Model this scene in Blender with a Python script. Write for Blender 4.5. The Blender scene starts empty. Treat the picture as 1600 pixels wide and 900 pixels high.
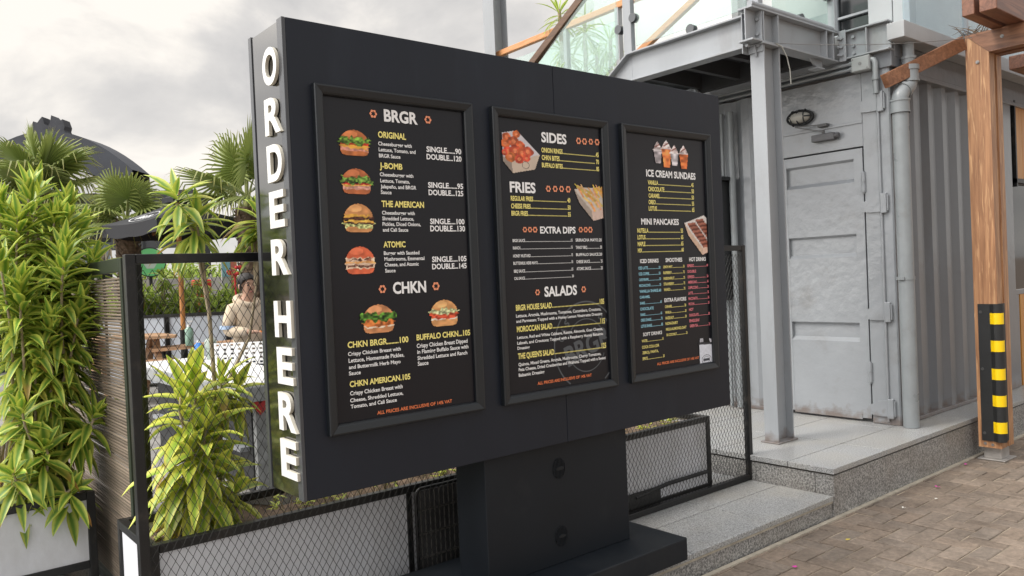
import bpy, math, random
import numpy as np
from mathutils import Vector, Matrix

random.seed(7)
RNG = np.random.default_rng(11)
SC = bpy.context.scene
COL = SC.collection

# ------------------------------------------------------------------ camera
cam = bpy.data.cameras.new('camera')
cam.sensor_width = 36.0
cam.lens = 36.0 * 1232.85 / 1600.0
cam.clip_start = 0.05
cam.clip_end = 2000
co = bpy.data.objects.new('camera', cam)
COL.objects.link(co)
_r = Vector((0.7723468, -0.63373273, -0.04316544))
_u = Vector((0.04293524, -0.01571547, 0.99895425))
_f = Vector((0.63374836, 0.77339243, -0.01507168))
co.matrix_world = Matrix(((_r.x, _u.x, -_f.x, 0.0), (_r.y, _u.y, -_f.y, 0.0), (_r.z, _u.z, -_f.z, 1.5526), (0, 0, 0, 1)))
SC.camera = co

# ------------------------------------------------------------------ light
SUN_DIR = Vector((-0.62, 0.22, 0.78)).normalized()      # towards the sun
sun = bpy.data.lights.new('sun', 'SUN')
sun.energy = 1.5
sun.angle = math.radians(16)
sun.color = (1.0, 0.95, 0.87)
so = bpy.data.objects.new('sun', sun)
so.rotation_euler = SUN_DIR.to_track_quat('Z', 'Y').to_euler()
so.location = (-6, 3, 9)
COL.objects.link(so)

SKY_STRENGTH = 0.1
world = bpy.data.worlds.new('World')
SC.world = world
world.use_nodes = True
nt = world.node_tree
for n in list(nt.nodes):
    nt.nodes.remove(n)
def wn(t, **kw):
    n = nt.nodes.new(t)
    for k, v in kw.items():
        setattr(n, k, v)
    return n
out = wn('ShaderNodeOutputWorld')
bg = wn('ShaderNodeBackground')
bg.inputs['Strength'].default_value = SKY_STRENGTH
sky = wn('ShaderNodeTexSky', sky_type='NISHITA', sun_disc=False)
sky.sun_elevation = math.asin(SUN_DIR.z)
sky.sun_rotation = math.atan2(SUN_DIR.x, SUN_DIR.y)
tc = wn('ShaderNodeTexCoord')
mp = wn('ShaderNodeMapping')
mp.inputs['Scale'].default_value = (1.0, 1.0, 1.6)
nt.links.new(tc.outputs['Generated'], mp.inputs['Vector'])
n1 = wn('ShaderNodeTexNoise')
n1.inputs['Scale'].default_value = 4.6
n1.inputs['Detail'].default_value = 7
n1.inputs['Roughness'].default_value = 0.54
n1.inputs['Distortion'].default_value = 0.25
nt.links.new(mp.outputs[0], n1.inputs['Vector'])
cr = wn('ShaderNodeValToRGB')
cr.color_ramp.elements[0].position = 0.38
cr.color_ramp.elements[0].color = (5.1, 5.0, 4.95, 1)
cr.color_ramp.elements[1].position = 0.62
cr.color_ramp.elements[1].color = (8.6, 8.15, 7.55, 1)
e = cr.color_ramp.elements.new(0.5)
e.color = (6.3, 6.1, 5.9, 1)
nt.links.new(n1.outputs['Fac'], cr.inputs['Fac'])
# thin places in the cloud where some blue shows
n2 = wn('ShaderNodeTexNoise')
n2.inputs['Scale'].default_value = 1.7
n2.inputs['Detail'].default_value = 5
nt.links.new(mp.outputs[0], n2.inputs['Vector'])
cr2 = wn('ShaderNodeValToRGB')
cr2.color_ramp.elements[0].position = 0.36
cr2.color_ramp.elements[0].color = (0.55, 0.55, 0.55, 1)
cr2.color_ramp.elements[1].position = 0.5
cr2.color_ramp.elements[1].color = (0.97, 0.97, 0.97, 1)
nt.links.new(n2.outputs['Fac'], cr2.inputs['Fac'])
mx = wn('ShaderNodeMix', data_type='RGBA')
nt.links.new(cr2.outputs['Color'], mx.inputs[0])
nt.links.new(sky.outputs['Color'], mx.inputs[6])
nt.links.new(cr.outputs['Color'], mx.inputs[7])
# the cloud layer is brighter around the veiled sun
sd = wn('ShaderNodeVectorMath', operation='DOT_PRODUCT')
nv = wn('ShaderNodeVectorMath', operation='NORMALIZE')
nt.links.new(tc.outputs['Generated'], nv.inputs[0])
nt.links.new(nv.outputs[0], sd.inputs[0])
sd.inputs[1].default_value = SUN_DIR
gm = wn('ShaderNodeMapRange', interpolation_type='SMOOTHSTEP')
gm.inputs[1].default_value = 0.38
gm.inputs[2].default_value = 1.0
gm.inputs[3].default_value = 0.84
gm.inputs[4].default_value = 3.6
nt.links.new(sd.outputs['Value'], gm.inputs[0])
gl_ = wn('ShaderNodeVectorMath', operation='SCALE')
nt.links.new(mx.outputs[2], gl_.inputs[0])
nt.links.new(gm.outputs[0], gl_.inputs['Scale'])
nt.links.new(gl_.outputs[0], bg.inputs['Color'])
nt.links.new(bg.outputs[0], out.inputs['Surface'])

vs = SC.view_settings
SC.display_settings.display_device = 'sRGB'
vs.view_transform = 'Standard'
vs.look = 'None'
vs.exposure = 0.55
vs.gamma = 1.0
vs.use_curve_mapping = False
SC.cycles.max_bounces = 8
SC.cycles.transparent_max_bounces = 24
SC.cycles.use_denoising = True

# ------------------------------------------------------------------ materials
def srgb(r, g, b):
    def f(c):
        c /= 255.0
        return c / 12.92 if c <= 0.04045 else ((c + 0.055) / 1.055) ** 2.4
    return (f(r), f(g), f(b), 1.0)

def _base(name):
    m = bpy.data.materials.new(name)
    m.use_nodes = True
    t = m.node_tree
    b = t.nodes['Principled BSDF']
    return m, t, b

def M(name, col, rough=0.5, metal=0.0, coat=0.0, rust=None, var=0.0, vscale=4.0, bump=0.0, bscale=60.0, spec=0.5, dirt=None, dscale=2.0, stretch=None):
    """plain paint / plastic with optional large-scale tone variation, streaks of dirt and a fine bump"""
    m, t, b = _base(name)
    col = tuple(col[:3]) + (1.0,)
    b.inputs['Base Color'].default_value = col
    b.inputs['Roughness'].default_value = rough
    b.inputs['Metallic'].default_value = metal
    b.inputs['Specular IOR Level'].default_value = spec
    tcn = t.nodes.new('ShaderNodeTexCoord')
    vec = tcn.outputs['Object']
    if stretch:
        mpn = t.nodes.new('ShaderNodeMapping')
        mpn.inputs['Scale'].default_value = stretch
        t.links.new(vec, mpn.inputs['Vector'])
        vec = mpn.outputs[0]
    last = None
    if var:
        n = t.nodes.new('ShaderNodeTexNoise')
        n.inputs['Scale'].default_value = vscale
        n.inputs['Detail'].default_value = 6
        t.links.new(vec, n.inputs['Vector'])
        mr = t.nodes.new('ShaderNodeMapRange')
        mr.inputs[1].default_value = 0.3
        mr.inputs[2].default_value = 0.7
        mr.inputs[3].default_value = 1 - var
        mr.inputs[4].default_value = 1 + var
        t.links.new(n.outputs['Fac'], mr.inputs[0])
        mu = t.nodes.new('ShaderNodeVectorMath')
        mu.operation = 'SCALE'
        mu.inputs[0].default_value = col[:3]
        t.links.new(mr.outputs[0], mu.inputs['Scale'])
        last = mu.outputs[0]
        rr = t.nodes.new('ShaderNodeMapRange')
        rr.inputs[3].default_value = max(0.02, rough - 0.08)
        rr.inputs[4].default_value = min(1.0, rough + 0.08)
        t.links.new(n.outputs['Fac'], rr.inputs[0])
        t.links.new(rr.outputs[0], b.inputs['Roughness'])
    if dirt:
        n = t.nodes.new('ShaderNodeTexNoise')
        n.inputs['Scale'].default_value = dscale
        n.inputs['Detail'].default_value = 9
        n.inputs['Roughness'].default_value = 0.65
        t.links.new(vec, n.inputs['Vector'])
        mr = t.nodes.new('ShaderNodeMapRange')
        mr.inputs[1].default_value = 0.54
        mr.inputs[2].default_value = 0.78
        mr.inputs[3].default_value = 0.0
        mr.inputs[4].default_value = 0.75
        t.links.new(n.outputs['Fac'], mr.inputs[0])
        mi = t.nodes.new('ShaderNodeMix')
        mi.data_type = 'RGBA'
        t.links.new(mr.outputs[0], mi.inputs[0])
        if last is not None:
            t.links.new(last, mi.inputs[6])
        else:
            mi.inputs[6].default_value = col
        mi.inputs[7].default_value = tuple(dirt[:3]) + (1,)
        last = mi.outputs[2]
    if rust:
        # brown bleeding along the foot of the sheet, with ragged upper edge
        ge = t.nodes.new('ShaderNodeNewGeometry')
        sx = t.nodes.new('ShaderNodeSeparateXYZ')
        t.links.new(ge.outputs['Position'], sx.inputs[0])
        n = t.nodes.new('ShaderNodeTexNoise')
        n.inputs['Scale'].default_value = 16
        n.inputs['Detail'].default_value = 8
        t.links.new(ge.outputs['Position'], n.inputs['Vector'])
        ad = t.nodes.new('ShaderNodeMath')
        ad.operation = 'MULTIPLY_ADD'
        ad.inputs[1].default_value = -0.22
        t.links.new(n.outputs['Fac'], ad.inputs[0])
        t.links.new(sx.outputs['Z'], ad.inputs[2])
        mr = t.nodes.new('ShaderNodeMapRange')
        mr.inputs[1].default_value = rust - 0.075
        mr.inputs[2].default_value = rust - 0.16
        mr.inputs[3].default_value = 0.0
        mr.inputs[4].default_value = 0.7
        t.links.new(ad.outputs[0], mr.inputs[0])
        mi = t.nodes.new('ShaderNodeMix')
        mi.data_type = 'RGBA'
        t.links.new(mr.outputs[0], mi.inputs[0])
        if last is not None:
            t.links.new(last, mi.inputs[6])
        else:
            mi.inputs[6].default_value = col
        mi.inputs[7].default_value = (0.12, 0.075, 0.05, 1)
        last = mi.outputs[2]
    if last is not None:
        t.links.new(last, b.inputs['Base Color'])
    b.inputs['Coat Weight'].default_value = coat
    b.inputs['Coat Roughness'].default_value = 0.12
    if bump:
        n = t.nodes.new('ShaderNodeTexNoise')
        n.inputs['Scale'].default_value = bscale
        n.inputs['Detail'].default_value = 4
        t.links.new(tcn.outputs['Object'], n.inputs['Vector'])
        bp = t.nodes.new('ShaderNodeBump')
        bp.inputs['Strength'].default_value = bump
        bp.inputs['Distance'].default_value = 0.01
        t.links.new(n.outputs['Fac'], bp.inputs['Height'])
        t.links.new(bp.outputs[0], b.inputs['Normal'])
        if coat:
            t.links.new(bp.outputs[0], b.inputs['Coat Normal'])
    return m

def wood(name, c1, c2, axis, rough=0.45, fine=26.0, bleach=None):
    m, t, b = _base(name)
    tcn = t.nodes.new('ShaderNodeTexCoord')
    mpn = t.nodes.new('ShaderNodeMapping')
    sc = [fine, fine, fine]
    sc['xyz'.index(axis)] = fine * 0.06
    mpn.inputs['Scale'].default_value = sc
    t.links.new(tcn.outputs['Object'], mpn.inputs['Vector'])
    n = t.nodes.new('ShaderNodeTexNoise')
    n.inputs['Scale'].default_value = 1.0
    n.inputs['Detail'].default_value = 8
    n.inputs['Roughness'].default_value = 0.6
    n.inputs['Distortion'].default_value = 1.6
    t.links.new(mpn.outputs[0], n.inputs['Vector'])
    r = t.nodes.new('ShaderNodeValToRGB')
    r.color_ramp.elements[0].position = 0.3
    r.color_ramp.elements[0].color = tuple(c1[:3]) + (1,)
    r.color_ramp.elements[1].position = 0.66
    r.color_ramp.elements[1].color = tuple(c2[:3]) + (1,)
    t.links.new(n.outputs['Fac'], r.inputs['Fac'])
    last = r.outputs['Color']
    if bleach:
        n3 = t.nodes.new('ShaderNodeTexNoise')
        n3.inputs['Scale'].default_value = 3.2
        n3.inputs['Detail'].default_value = 8
        n3.inputs['Distortion'].default_value = 1.0
        t.links.new(mpn.outputs[0], n3.inputs['Vector'])
        mr = t.nodes.new('ShaderNodeMapRange')
        mr.inputs[1].default_value = 0.55
        mr.inputs[2].default_value = 0.68
        mr.inputs[4].default_value = 0.7
        t.links.new(n3.outputs['Fac'], mr.inputs[0])
        mi = t.nodes.new('ShaderNodeMix')
        mi.data_type = 'RGBA'
        t.links.new(mr.outputs[0], mi.inputs[0])
        t.links.new(last, mi.inputs[6])
        mi.inputs[7].default_value = tuple(bleach[:3]) + (1,)
        last = mi.outputs[2]
    t.links.new(last, b.inputs['Base Color'])
    b.inputs['Roughness'].default_value = rough
    bp = t.nodes.new('ShaderNodeBump')
    bp.inputs['Strength'].default_value = 0.25
    bp.inputs['Distance'].default_value = 0.004
    t.links.new(n.outputs['Fac'], bp.inputs['Height'])
    t.links.new(bp.outputs[0], b.inputs['Normal'])
    return m

def granite(name, dark, mid, light, rough=0.5, scale=150.0, stain=(0.30, 0.26, 0.2)):
    m, t, b = _base(name)
    tcn = t.nodes.new('ShaderNodeTexCoord')
    n = t.nodes.new('ShaderNodeTexNoise')
    n.inputs['Scale'].default_value = scale
    n.inputs['Detail'].default_value = 3
    n.inputs['Roughness'].default_value = 0.7
    t.links.new(tcn.outputs['Object'], n.inputs['Vector'])
    r = t.nodes.new('ShaderNodeValToRGB')
    el = r.color_ramp.elements
    el[0].position = 0.36
    el[0].color = tuple(dark) + (1,)
    el[1].position = 0.62
    el[1].color = tuple(light) + (1,)
    x = el.new(0.48)
    x.color = tuple(mid) + (1,)
    t.links.new(n.outputs['Fac'], r.inputs['Fac'])
    n2 = t.nodes.new('ShaderNodeTexNoise')
    n2.inputs['Scale'].default_value = 2.3
    n2.inputs['Detail'].default_value = 8
    n2.inputs['Roughness'].default_value = 0.62
    t.links.new(tcn.outputs['Object'], n2.inputs['Vector'])
    mr = t.nodes.new('ShaderNodeMapRange')
    mr.inputs[1].default_value = 0.42
    mr.inputs[2].default_value = 0.75
    mr.inputs[4].default_value = 0.55
    t.links.new(n2.outputs['Fac'], mr.inputs[0])
    mi = t.nodes.new('ShaderNodeMix')
    mi.data_type = 'RGBA'
    t.links.new(mr.outputs[0], mi.inputs[0])
    t.links.new(r.outputs['Color'], mi.inputs[6])
    mi.inputs[7].default_value = tuple(stain) + (1,)
    t.links.new(mi.outputs[2], b.inputs['Base Color'])
    b.inputs['Roughness'].default_value = rough
    return m

def attr_mat(name, attr='tint', rough=0.7, trans=0.0, spec=0.3, bump=0.0, bscale=80, stain=0.0):
    m, t, b = _base(name)
    a = t.nodes.new('ShaderNodeAttribute')
    a.attribute_name = attr
    t.links.new(a.outputs['Color'], b.inputs['Base Color'])
    b.inputs['Roughness'].default_value = rough
    b.inputs['Specular IOR Level'].default_value = spec
    if stain:
        tcn = t.nodes.new('ShaderNodeTexCoord')
        col_ = a.outputs['Color']
        for sc_i, lo, hi, amt in ((3.5, 0.42, 0.72, stain), (38.0, 0.35, 0.7, stain * 0.9)):
            n = t.nodes.new('ShaderNodeTexNoise')
            n.inputs['Scale'].default_value = sc_i
            n.inputs['Detail'].default_value = 8
            n.inputs['Roughness'].default_value = 0.65
            t.links.new(tcn.outputs['Object'], n.inputs['Vector'])
            mr = t.nodes.new('ShaderNodeMapRange')
            mr.inputs[1].default_value = lo
            mr.inputs[2].default_value = hi
            mr.inputs[3].default_value = 1 + amt * 0.35
            mr.inputs[4].default_value = 1 - amt
            t.links.new(n.outputs['Fac'], mr.inputs[0])
            sv = t.nodes.new('ShaderNodeVectorMath')
            sv.operation = 'SCALE'
            t.links.new(col_, sv.inputs[0])
            t.links.new(mr.outputs[0], sv.inputs['Scale'])
            col_ = sv.outputs[0]
        t.links.new(col_, b.inputs['Base Color'])
    if trans:
        o = t.nodes['Material Output']
        tr = t.nodes.new('ShaderNodeBsdfTranslucent')
        t.links.new(a.outputs['Color'], tr.inputs['Color'])
        ms = t.nodes.new('ShaderNodeMixShader')
        ms.inputs[0].default_value = trans
        t.links.new(b.outputs[0], ms.inputs[1])
        t.links.new(tr.outputs[0], ms.inputs[2])
        t.links.new(ms.outputs[0], o.inputs['Surface'])
    if bump:
        tcn = t.nodes.new('ShaderNodeTexCoord')
        n = t.nodes.new('ShaderNodeTexNoise')
        n.inputs['Scale'].default_value = bscale
        n.inputs['Detail'].default_value = 6
        t.links.new(tcn.outputs['Object'], n.inputs['Vector'])
        bp = t.nodes.new('ShaderNodeBump')
        bp.inputs['Strength'].default_value = bump
        bp.inputs['Distance'].default_value = 0.01
        t.links.new(n.outputs['Fac'], bp.inputs['Height'])
        t.links.new(bp.outputs[0], b.inputs['Normal'])
    return m

def glass_mat(name, tint=(0.86, 0.94, 0.915), refl=1.0):
    m, t, b = _base(name)
    o = t.nodes['Material Output']
    tr = t.nodes.new('ShaderNodeBsdfTransparent')
    tr.inputs['Color'].default_value = tuple(tint) + (1,)
    gl = t.nodes.new('ShaderNodeBsdfGlossy')
    gl.inputs['Roughness'].default_value = 0.02
    gl.inputs['Color'].default_value = (refl, refl, refl, 1)
    fr = t.nodes.new('ShaderNodeFresnel')
    fr.inputs['IOR'].default_value = 1.52
    ge = t.nodes.new('ShaderNodeNewGeometry')
    bf = t.nodes.new('ShaderNodeMath')
    bf.operation = 'SUBTRACT'
    bf.inputs[0].default_value = 1.0
    t.links.new(ge.outputs['Backfacing'], bf.inputs[1])
    ff = t.nodes.new('ShaderNodeMath')
    ff.operation = 'MULTIPLY'
    t.links.new(fr.outputs[0], ff.inputs[0])
    t.links.new(bf.outputs[0], ff.inputs[1])
    ms = t.nodes.new('ShaderNodeMixShader')
    t.links.new(ff.outputs[0], ms.inputs[0])
    t.links.new(tr.outputs[0], ms.inputs[1])
    t.links.new(gl.outputs[0], ms.inputs[2])
    # milky haze put in as a small share of pale diffuse
    df = t.nodes.new('ShaderNodeBsdfDiffuse')
    df.inputs['Color'].default_value = (0.75, 0.82, 0.8, 1)
    m2 = t.nodes.new('ShaderNodeMixShader')
    m2.inputs[0].default_value = 0.12
    t.links.new(ms.outputs[0], m2.inputs[1])
    t.links.new(df.outputs[0], m2.inputs[2])
    t.links.new(m2.outputs[0], o.inputs['Surface'])
    return m

SIGN_BLACK = M('sign_powder_coat', srgb(25, 30, 40), 0.45, dirt=srgb(38, 44, 54), dscale=2.6, stretch=(1.6, 1.6, 0.35), var=0.12, vscale=3.0, bump=0.04, bscale=500, spec=0.35)
PED_BLACK = M('pedestal_powder_coat', srgb(21, 26, 32), 0.5, var=0.18, vscale=2.0, bump=0.05, bscale=400, spec=0.3, dirt=srgb(48, 50, 51), dscale=1.6)
FRAME_BLACK = M('snap_frame', srgb(27, 31, 35), 0.34, var=0.05, spec=0.5)
GLOSS_BLACK = M('gloss_acrylic', (0.012, 0.012, 0.012), 0.10, var=0.3, vscale=6, spec=0.5)
GLOSS_BLACK.node_tree.nodes['Principled BSDF'].inputs['IOR'].default_value = 2.3
PANEL_BLACK = M('poster_print', srgb(23, 23, 29), 0.3, spec=0.35)
DARK_STEEL = M('black_fence_paint', srgb(17, 18, 19), 0.42, var=0.2, vscale=14, bump=0.12, bscale=90, dirt=srgb(66, 58, 50), dscale=7)
MESH_STEEL = M('expanded_mesh_paint', srgb(32, 32, 31), 0.55, var=0.25, vscale=9)
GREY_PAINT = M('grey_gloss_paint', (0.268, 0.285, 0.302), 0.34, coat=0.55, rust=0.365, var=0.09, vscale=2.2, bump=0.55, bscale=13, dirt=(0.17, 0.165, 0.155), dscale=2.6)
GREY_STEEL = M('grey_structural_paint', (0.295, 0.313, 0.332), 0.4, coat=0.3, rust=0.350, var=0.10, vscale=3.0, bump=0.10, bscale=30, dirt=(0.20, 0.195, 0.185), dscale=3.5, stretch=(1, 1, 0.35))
GREY_SHADED = M('grey_paint_shaded_side', (0.160, 0.171, 0.186), 0.36, coat=0.5, rust=0.365, var=0.10, vscale=2.0, bump=0.25, bscale=13, dirt=(0.12, 0.115, 0.11), dscale=2.0, stretch=(1, 1, 0.3))  # darker copy of the container grey, side wall's shade put into the colour
PVC_GREY = M('grey_pipe', (0.245, 0.265, 0.275), 0.3, var=0.10, vscale=6, dirt=(0.19, 0.185, 0.17), dscale=5)
WHITE_PANEL = M('white_board', (0.58, 0.59, 0.62), 0.6, var=0.10, vscale=2.5, bump=0.25, bscale=24, dirt=(0.36, 0.35, 0.33), dscale=1.8, stretch=(1, 1, 0.4))
WHITE_PLAIN = M('white_paint', (0.78, 0.78, 0.77), 0.5, var=0.05)
LETTER_WHITE = M('white_letter_acrylic', (0.74, 0.74, 0.72), 0.3, var=0.03)
LETTER_SIDE = M('letter_return', (0.60, 0.57, 0.48), 0.5)
CONCRETE = M('concrete_edge', (0.27, 0.28, 0.28), 0.8, var=0.25, vscale=12, bump=0.3, bscale=70)
DARK_BOARD = M('dark_board', srgb(44, 46, 48), 0.6, var=0.2)
SOIL = M('dry_soil', (0.16, 0.11, 0.075), 0.95, var=0.35, vscale=20, bump=0.8, bscale=40)
WOOD_POST = wood('teak_post', srgb(130, 90, 62), srgb(180, 134, 96), 'z', 0.5, 22, bleach=srgb(214, 172, 128))
WOOD_BEAM = wood('teak_beam', srgb(102, 66, 46), srgb(150, 106, 78), 'y', 0.42, 22)
WOOD_RAFTER = wood('teak_rafter', srgb(92, 58, 44), srgb(136, 92, 70), 'x', 0.4, 22)
WOOD_RAIL = wood('handrail_wood', srgb(176, 116, 70), srgb(214, 158, 108), 'y', 0.45, 30)
WOOD_AMBER = wood('amber_cladding', srgb(176, 116, 48), srgb(208, 150, 76), 'z', 0.4, 30)
WOOD_DARK = wood('dark_handrail', srgb(70, 50, 38), srgb(112, 84, 62), 'y', 0.5, 30)
WOOD_BENCH = wood('bench_wood', srgb(140, 104, 78), srgb(196, 160, 124), 'x', 0.6, 20)
RUBBER = M('black_rubber', srgb(34, 35, 36), 0.55, var=0.15, bump=0.1, bscale=120)
YELLOW = M('yellow_reflector', srgb(245, 205, 10), 0.35, bump=0.15, bscale=300)
GLASS = glass_mat('balustrade_glass')
GLASS_DARK = M('dark_window', (0.012, 0.014, 0.016), 0.06, spec=0.6)
GALV = M('galvanised_steel', (0.42, 0.40, 0.38), 0.5, metal=0.6, var=0.2, vscale=12)
BOLT = M('steel_bolt', (0.30, 0.29, 0.28), 0.4, metal=0.7)
GRANITE_TOP = granite('granite_top', (0.11, 0.112, 0.112), (0.29, 0.295, 0.295), (0.49, 0.495, 0.495), 0.30, 125, stain=(0.36, 0.33, 0.27))
GRANITE_SIDE = granite('granite_side', (0.07, 0.07, 0.07), (0.22, 0.218, 0.212), (0.45, 0.44, 0.42), 0.4, 95, stain=(0.19, 0.165, 0.135))
GROUT = M('grout', (0.40, 0.36, 0.29), 0.9, var=0.2, vscale=15)
CANVAS_BLACK = M('black_canvas', srgb(38, 39, 43), 0.85, var=0.15, vscale=5, bump=0.2, bscale=14)
CABLE = M('pale_cable', (0.42, 0.42, 0.38), 0.6)
WIRE = M('thin_wire', (0.22, 0.22, 0.22), 0.5)

# ------------------------------------------------------------------ mesh builder
def wloc(o):
    v = Vector((0, 0, 0))
    while o is not None:
        v += o.location
        o = o.parent
    return v

class MB:
    def __init__(s):
        s.v, s.f, s.m, s.sm, s.c, s.uv = [], [], [], [], [], []
        s.cc = (1, 1, 1)
    def _add(s, vs_, fs, mi=0, smooth=False, col=None):
        o = len(s.v)
        s.v.extend([tuple(p) for p in vs_])
        c = col if col is not None else s.cc
        s.c.extend([c] * len(vs_))
        for f in fs:
            s.f.append(tuple(o + i for i in f))
            s.m.append(mi)
            s.sm.append(smooth)
    def box(s, x0, x1, y0, y1, z0, z1, mi=0, col=None):
        x0, x1 = min(x0, x1), max(x0, x1)
        y0, y1 = min(y0, y1), max(y0, y1)
        z0, z1 = min(z0, z1), max(z0, z1)
        s._add([(x0, y0, z0), (x1, y0, z0), (x1, y1, z0), (x0, y1, z0), (x0, y0, z1), (x1, y0, z1), (x1, y1, z1), (x0, y1, z1)],
               [(0, 3, 2, 1), (4, 5, 6, 7), (0, 1, 5, 4), (1, 2, 6, 5), (2, 3, 7, 6), (3, 0, 4, 7)], mi, False, col)
        return s
    def bar(s, p, q, w, h, mi=0, up=(0, 0, 1), col=None, caps=True):
        p, q = Vector(p), Vector(q)
        d = (q - p).normalized()
        u = Vector(up)
        a = d.cross(u)
        if a.length < 1e-5:
            a = d.cross(Vector((1, 0, 0)))
        a.normalize()
        b = a.cross(d).normalized()
        a *= w / 2
        b *= h / 2
        vs_ = [p - a - b, p + a - b, p + a + b, p - a + b, q - a - b, q + a - b, q + a + b, q - a + b]
        fs = [(0, 1, 5, 4), (1, 2, 6, 5), (2, 3, 7, 6), (3, 0, 4, 7)]
        if caps:
            fs += [(0, 3, 2, 1), (4, 5, 6, 7)]
        s._add(vs_, fs, mi, False, col)
        return s
    def tube(s, pts, r, n=8, mi=0, caps=True, col=None, smooth=True):
        pts = [Vector(p) for p in pts]
        rs = list(r) if isinstance(r, (list, tuple)) else [r] * len(pts)
        vs_, fs = [], []
        ref = None
        for i, p in enumerate(pts):
            d = (pts[min(i + 1, len(pts) - 1)] - pts[max(i - 1, 0)])
            if d.length < 1e-9:
                d = Vector((0, 0, 1))
            d.normalize()
            if ref is None:
                ref = Vector((1, 0, 0)) if abs(d.x) < 0.8 else Vector((0, 1, 0))
            a = (ref - d * ref.dot(d)).normalized()
            ref = a
            b = d.cross(a)
            for k in range(n):
                t = 2 * math.pi * k / n
                vs_.append(p + (a * math.cos(t) + b * math.sin(t)) * rs[i])
        for i in range(len(pts) - 1):
            for k in range(n):
                k2 = (k + 1) % n
                fs.append((i * n + k, i * n + k2, (i + 1) * n + k2, (i + 1) * n + k))
        s._add(vs_, fs, mi, smooth, col)
        if caps:
            m_ = len(pts) - 1
            s._add([vs_[k] for k in range(n)][::-1], [tuple(range(n))], mi, False, col)
            s._add([vs_[m_ * n + k] for k in range(n)], [tuple(range(n))], mi, False, col)
        return s
    def prism(s, poly, axis, a, b, mi=0, col=None, smooth=False):
        """poly: 2-D points in the two remaining axes (xyz order), extruded along axis from a to b"""
        n = len(poly)
        def P(q, t):
            if axis == 'x':
                return (t, q[0], q[1])
            if axis == 'y':
                return (q[0], t, q[1])
            return (q[0], q[1], t)
        vs_ = [P(q, a) for q in poly] + [P(q, b) for q in poly]
        fs = [(i, (i + 1) % n, n + (i + 1) % n, n + i) for i in range(n)]
        s._add(vs_, fs, mi, smooth, col)
        s._add(vs_[:n], [tuple(range(n))[::-1]], mi, False, col)
        s._add(vs_[n:], [tuple(range(n))], mi, False, col)
        return s
    def sweep(s, profile, path_axis, a, b, mi=0, col=None):
        """open profile sheet extruded (no caps)"""
        n = len(profile)
        def P(q, t):
            if path_axis == 'x':
                return (t, q[0], q[1])
            if path_axis == 'y':
                return (q[0], t, q[1])
            return (q[0], q[1], t)
        vs_ = [P(q, a) for q in profile] + [P(q, b) for q in profile]
        s._add(vs_, [(i, i + 1, n + i + 1, n + i) for i in range(n - 1)], mi, False, col)
        return s
    def ball(s, c, r, n=10, m=7, mi=0, col=None, sc=(1, 1, 1)):
        c = Vector(c)
        vs_, fs = [], []
        for j in range(m + 1):
            ph = math.pi * j / m
            for k in range(n):
                t = 2 * math.pi * k / n
                vs_.append((c.x + r * sc[0] * math.sin(ph) * math.cos(t), c.y + r * sc[1] * math.sin(ph) * math.sin(t), c.z + r * sc[2] * math.cos(ph)))
        for j in range(m):
            for k in range(n):
                k2 = (k + 1) % n
                fs.append((j * n + k, (j + 1) * n + k, (j + 1) * n + k2, j * n + k2))
        s._add(vs_, fs, mi, True, col)
        return s
    def disc(s, c, nrm, r, n=20, mi=0, col=None):
        c, nrm = Vector(c), Vector(nrm).normalized()
        a = nrm.cross(Vector((0, 0, 1)))
        if a.length < 1e-4:
            a = Vector((1, 0, 0))
        a.normalize()
        b = nrm.cross(a)
        s._add([c + (a * math.cos(2 * math.pi * k / n) + b * math.sin(2 * math.pi * k / n)) * r for k in range(n)], [tuple(range(n))], mi, False, col)
        return s
    def build(s, name, mats, parent=None, bevel=0.0, tint=False):
        me = bpy.data.meshes.new(name)
        off = wloc(parent) if parent is not None else Vector((0, 0, 0))
        vv = np.array(s.v, dtype=np.float64).reshape(-1, 3) - np.array(off)
        me.from_pydata(vv.tolist(), [], s.f)
        if not isinstance(mats, (list, tuple)):
            mats = [mats]
        for m_ in mats:
            me.materials.append(m_)
        me.polygons.foreach_set('material_index', s.m)
        me.polygons.foreach_set('use_smooth', s.sm)
        if tint:
            ca = me.color_attributes.new('tint', 'FLOAT_COLOR', 'POINT')
            arr = np.ones((len(s.v), 4), dtype=np.float32)
            arr[:, :3] = np.array(s.c, dtype=np.float32)
            ca.data.foreach_set('color', arr.ravel())
        me.update()
        o = bpy.data.objects.new(name, me)
        COL.objects.link(o)
        if parent is not None:
            o.parent = parent
        if bevel:
            md = o.modifiers.new('bevel', 'BEVEL')
            md.width = bevel
            md.segments = 2
            md.limit_method = 'ANGLE'
            md.angle_limit = math.radians(50)
        return o

def tag(o, label, cat, group=None):
    o['label'] = label
    o['category'] = cat
    if group:
        o['group'] = group
    return o

def thing(name, loc, label, cat, group=None):
    o = bpy.data.objects.new(name, None)
    o.empty_display_size = 0.2
    o.location = loc
    COL.objects.link(o)
    return tag(o, label, cat, group)

def structure(o):
    o['kind'] = 'structure'
    return o

# ------------------------------------------------------------------ ground
g = MB()
g.box(-400, 400, -400, 400, -0.3, -0.02)
structure(g.build('ground', M('distant_paving', srgb(120, 106, 94), 0.9, var=0.2, vscale=0.8)))

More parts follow.
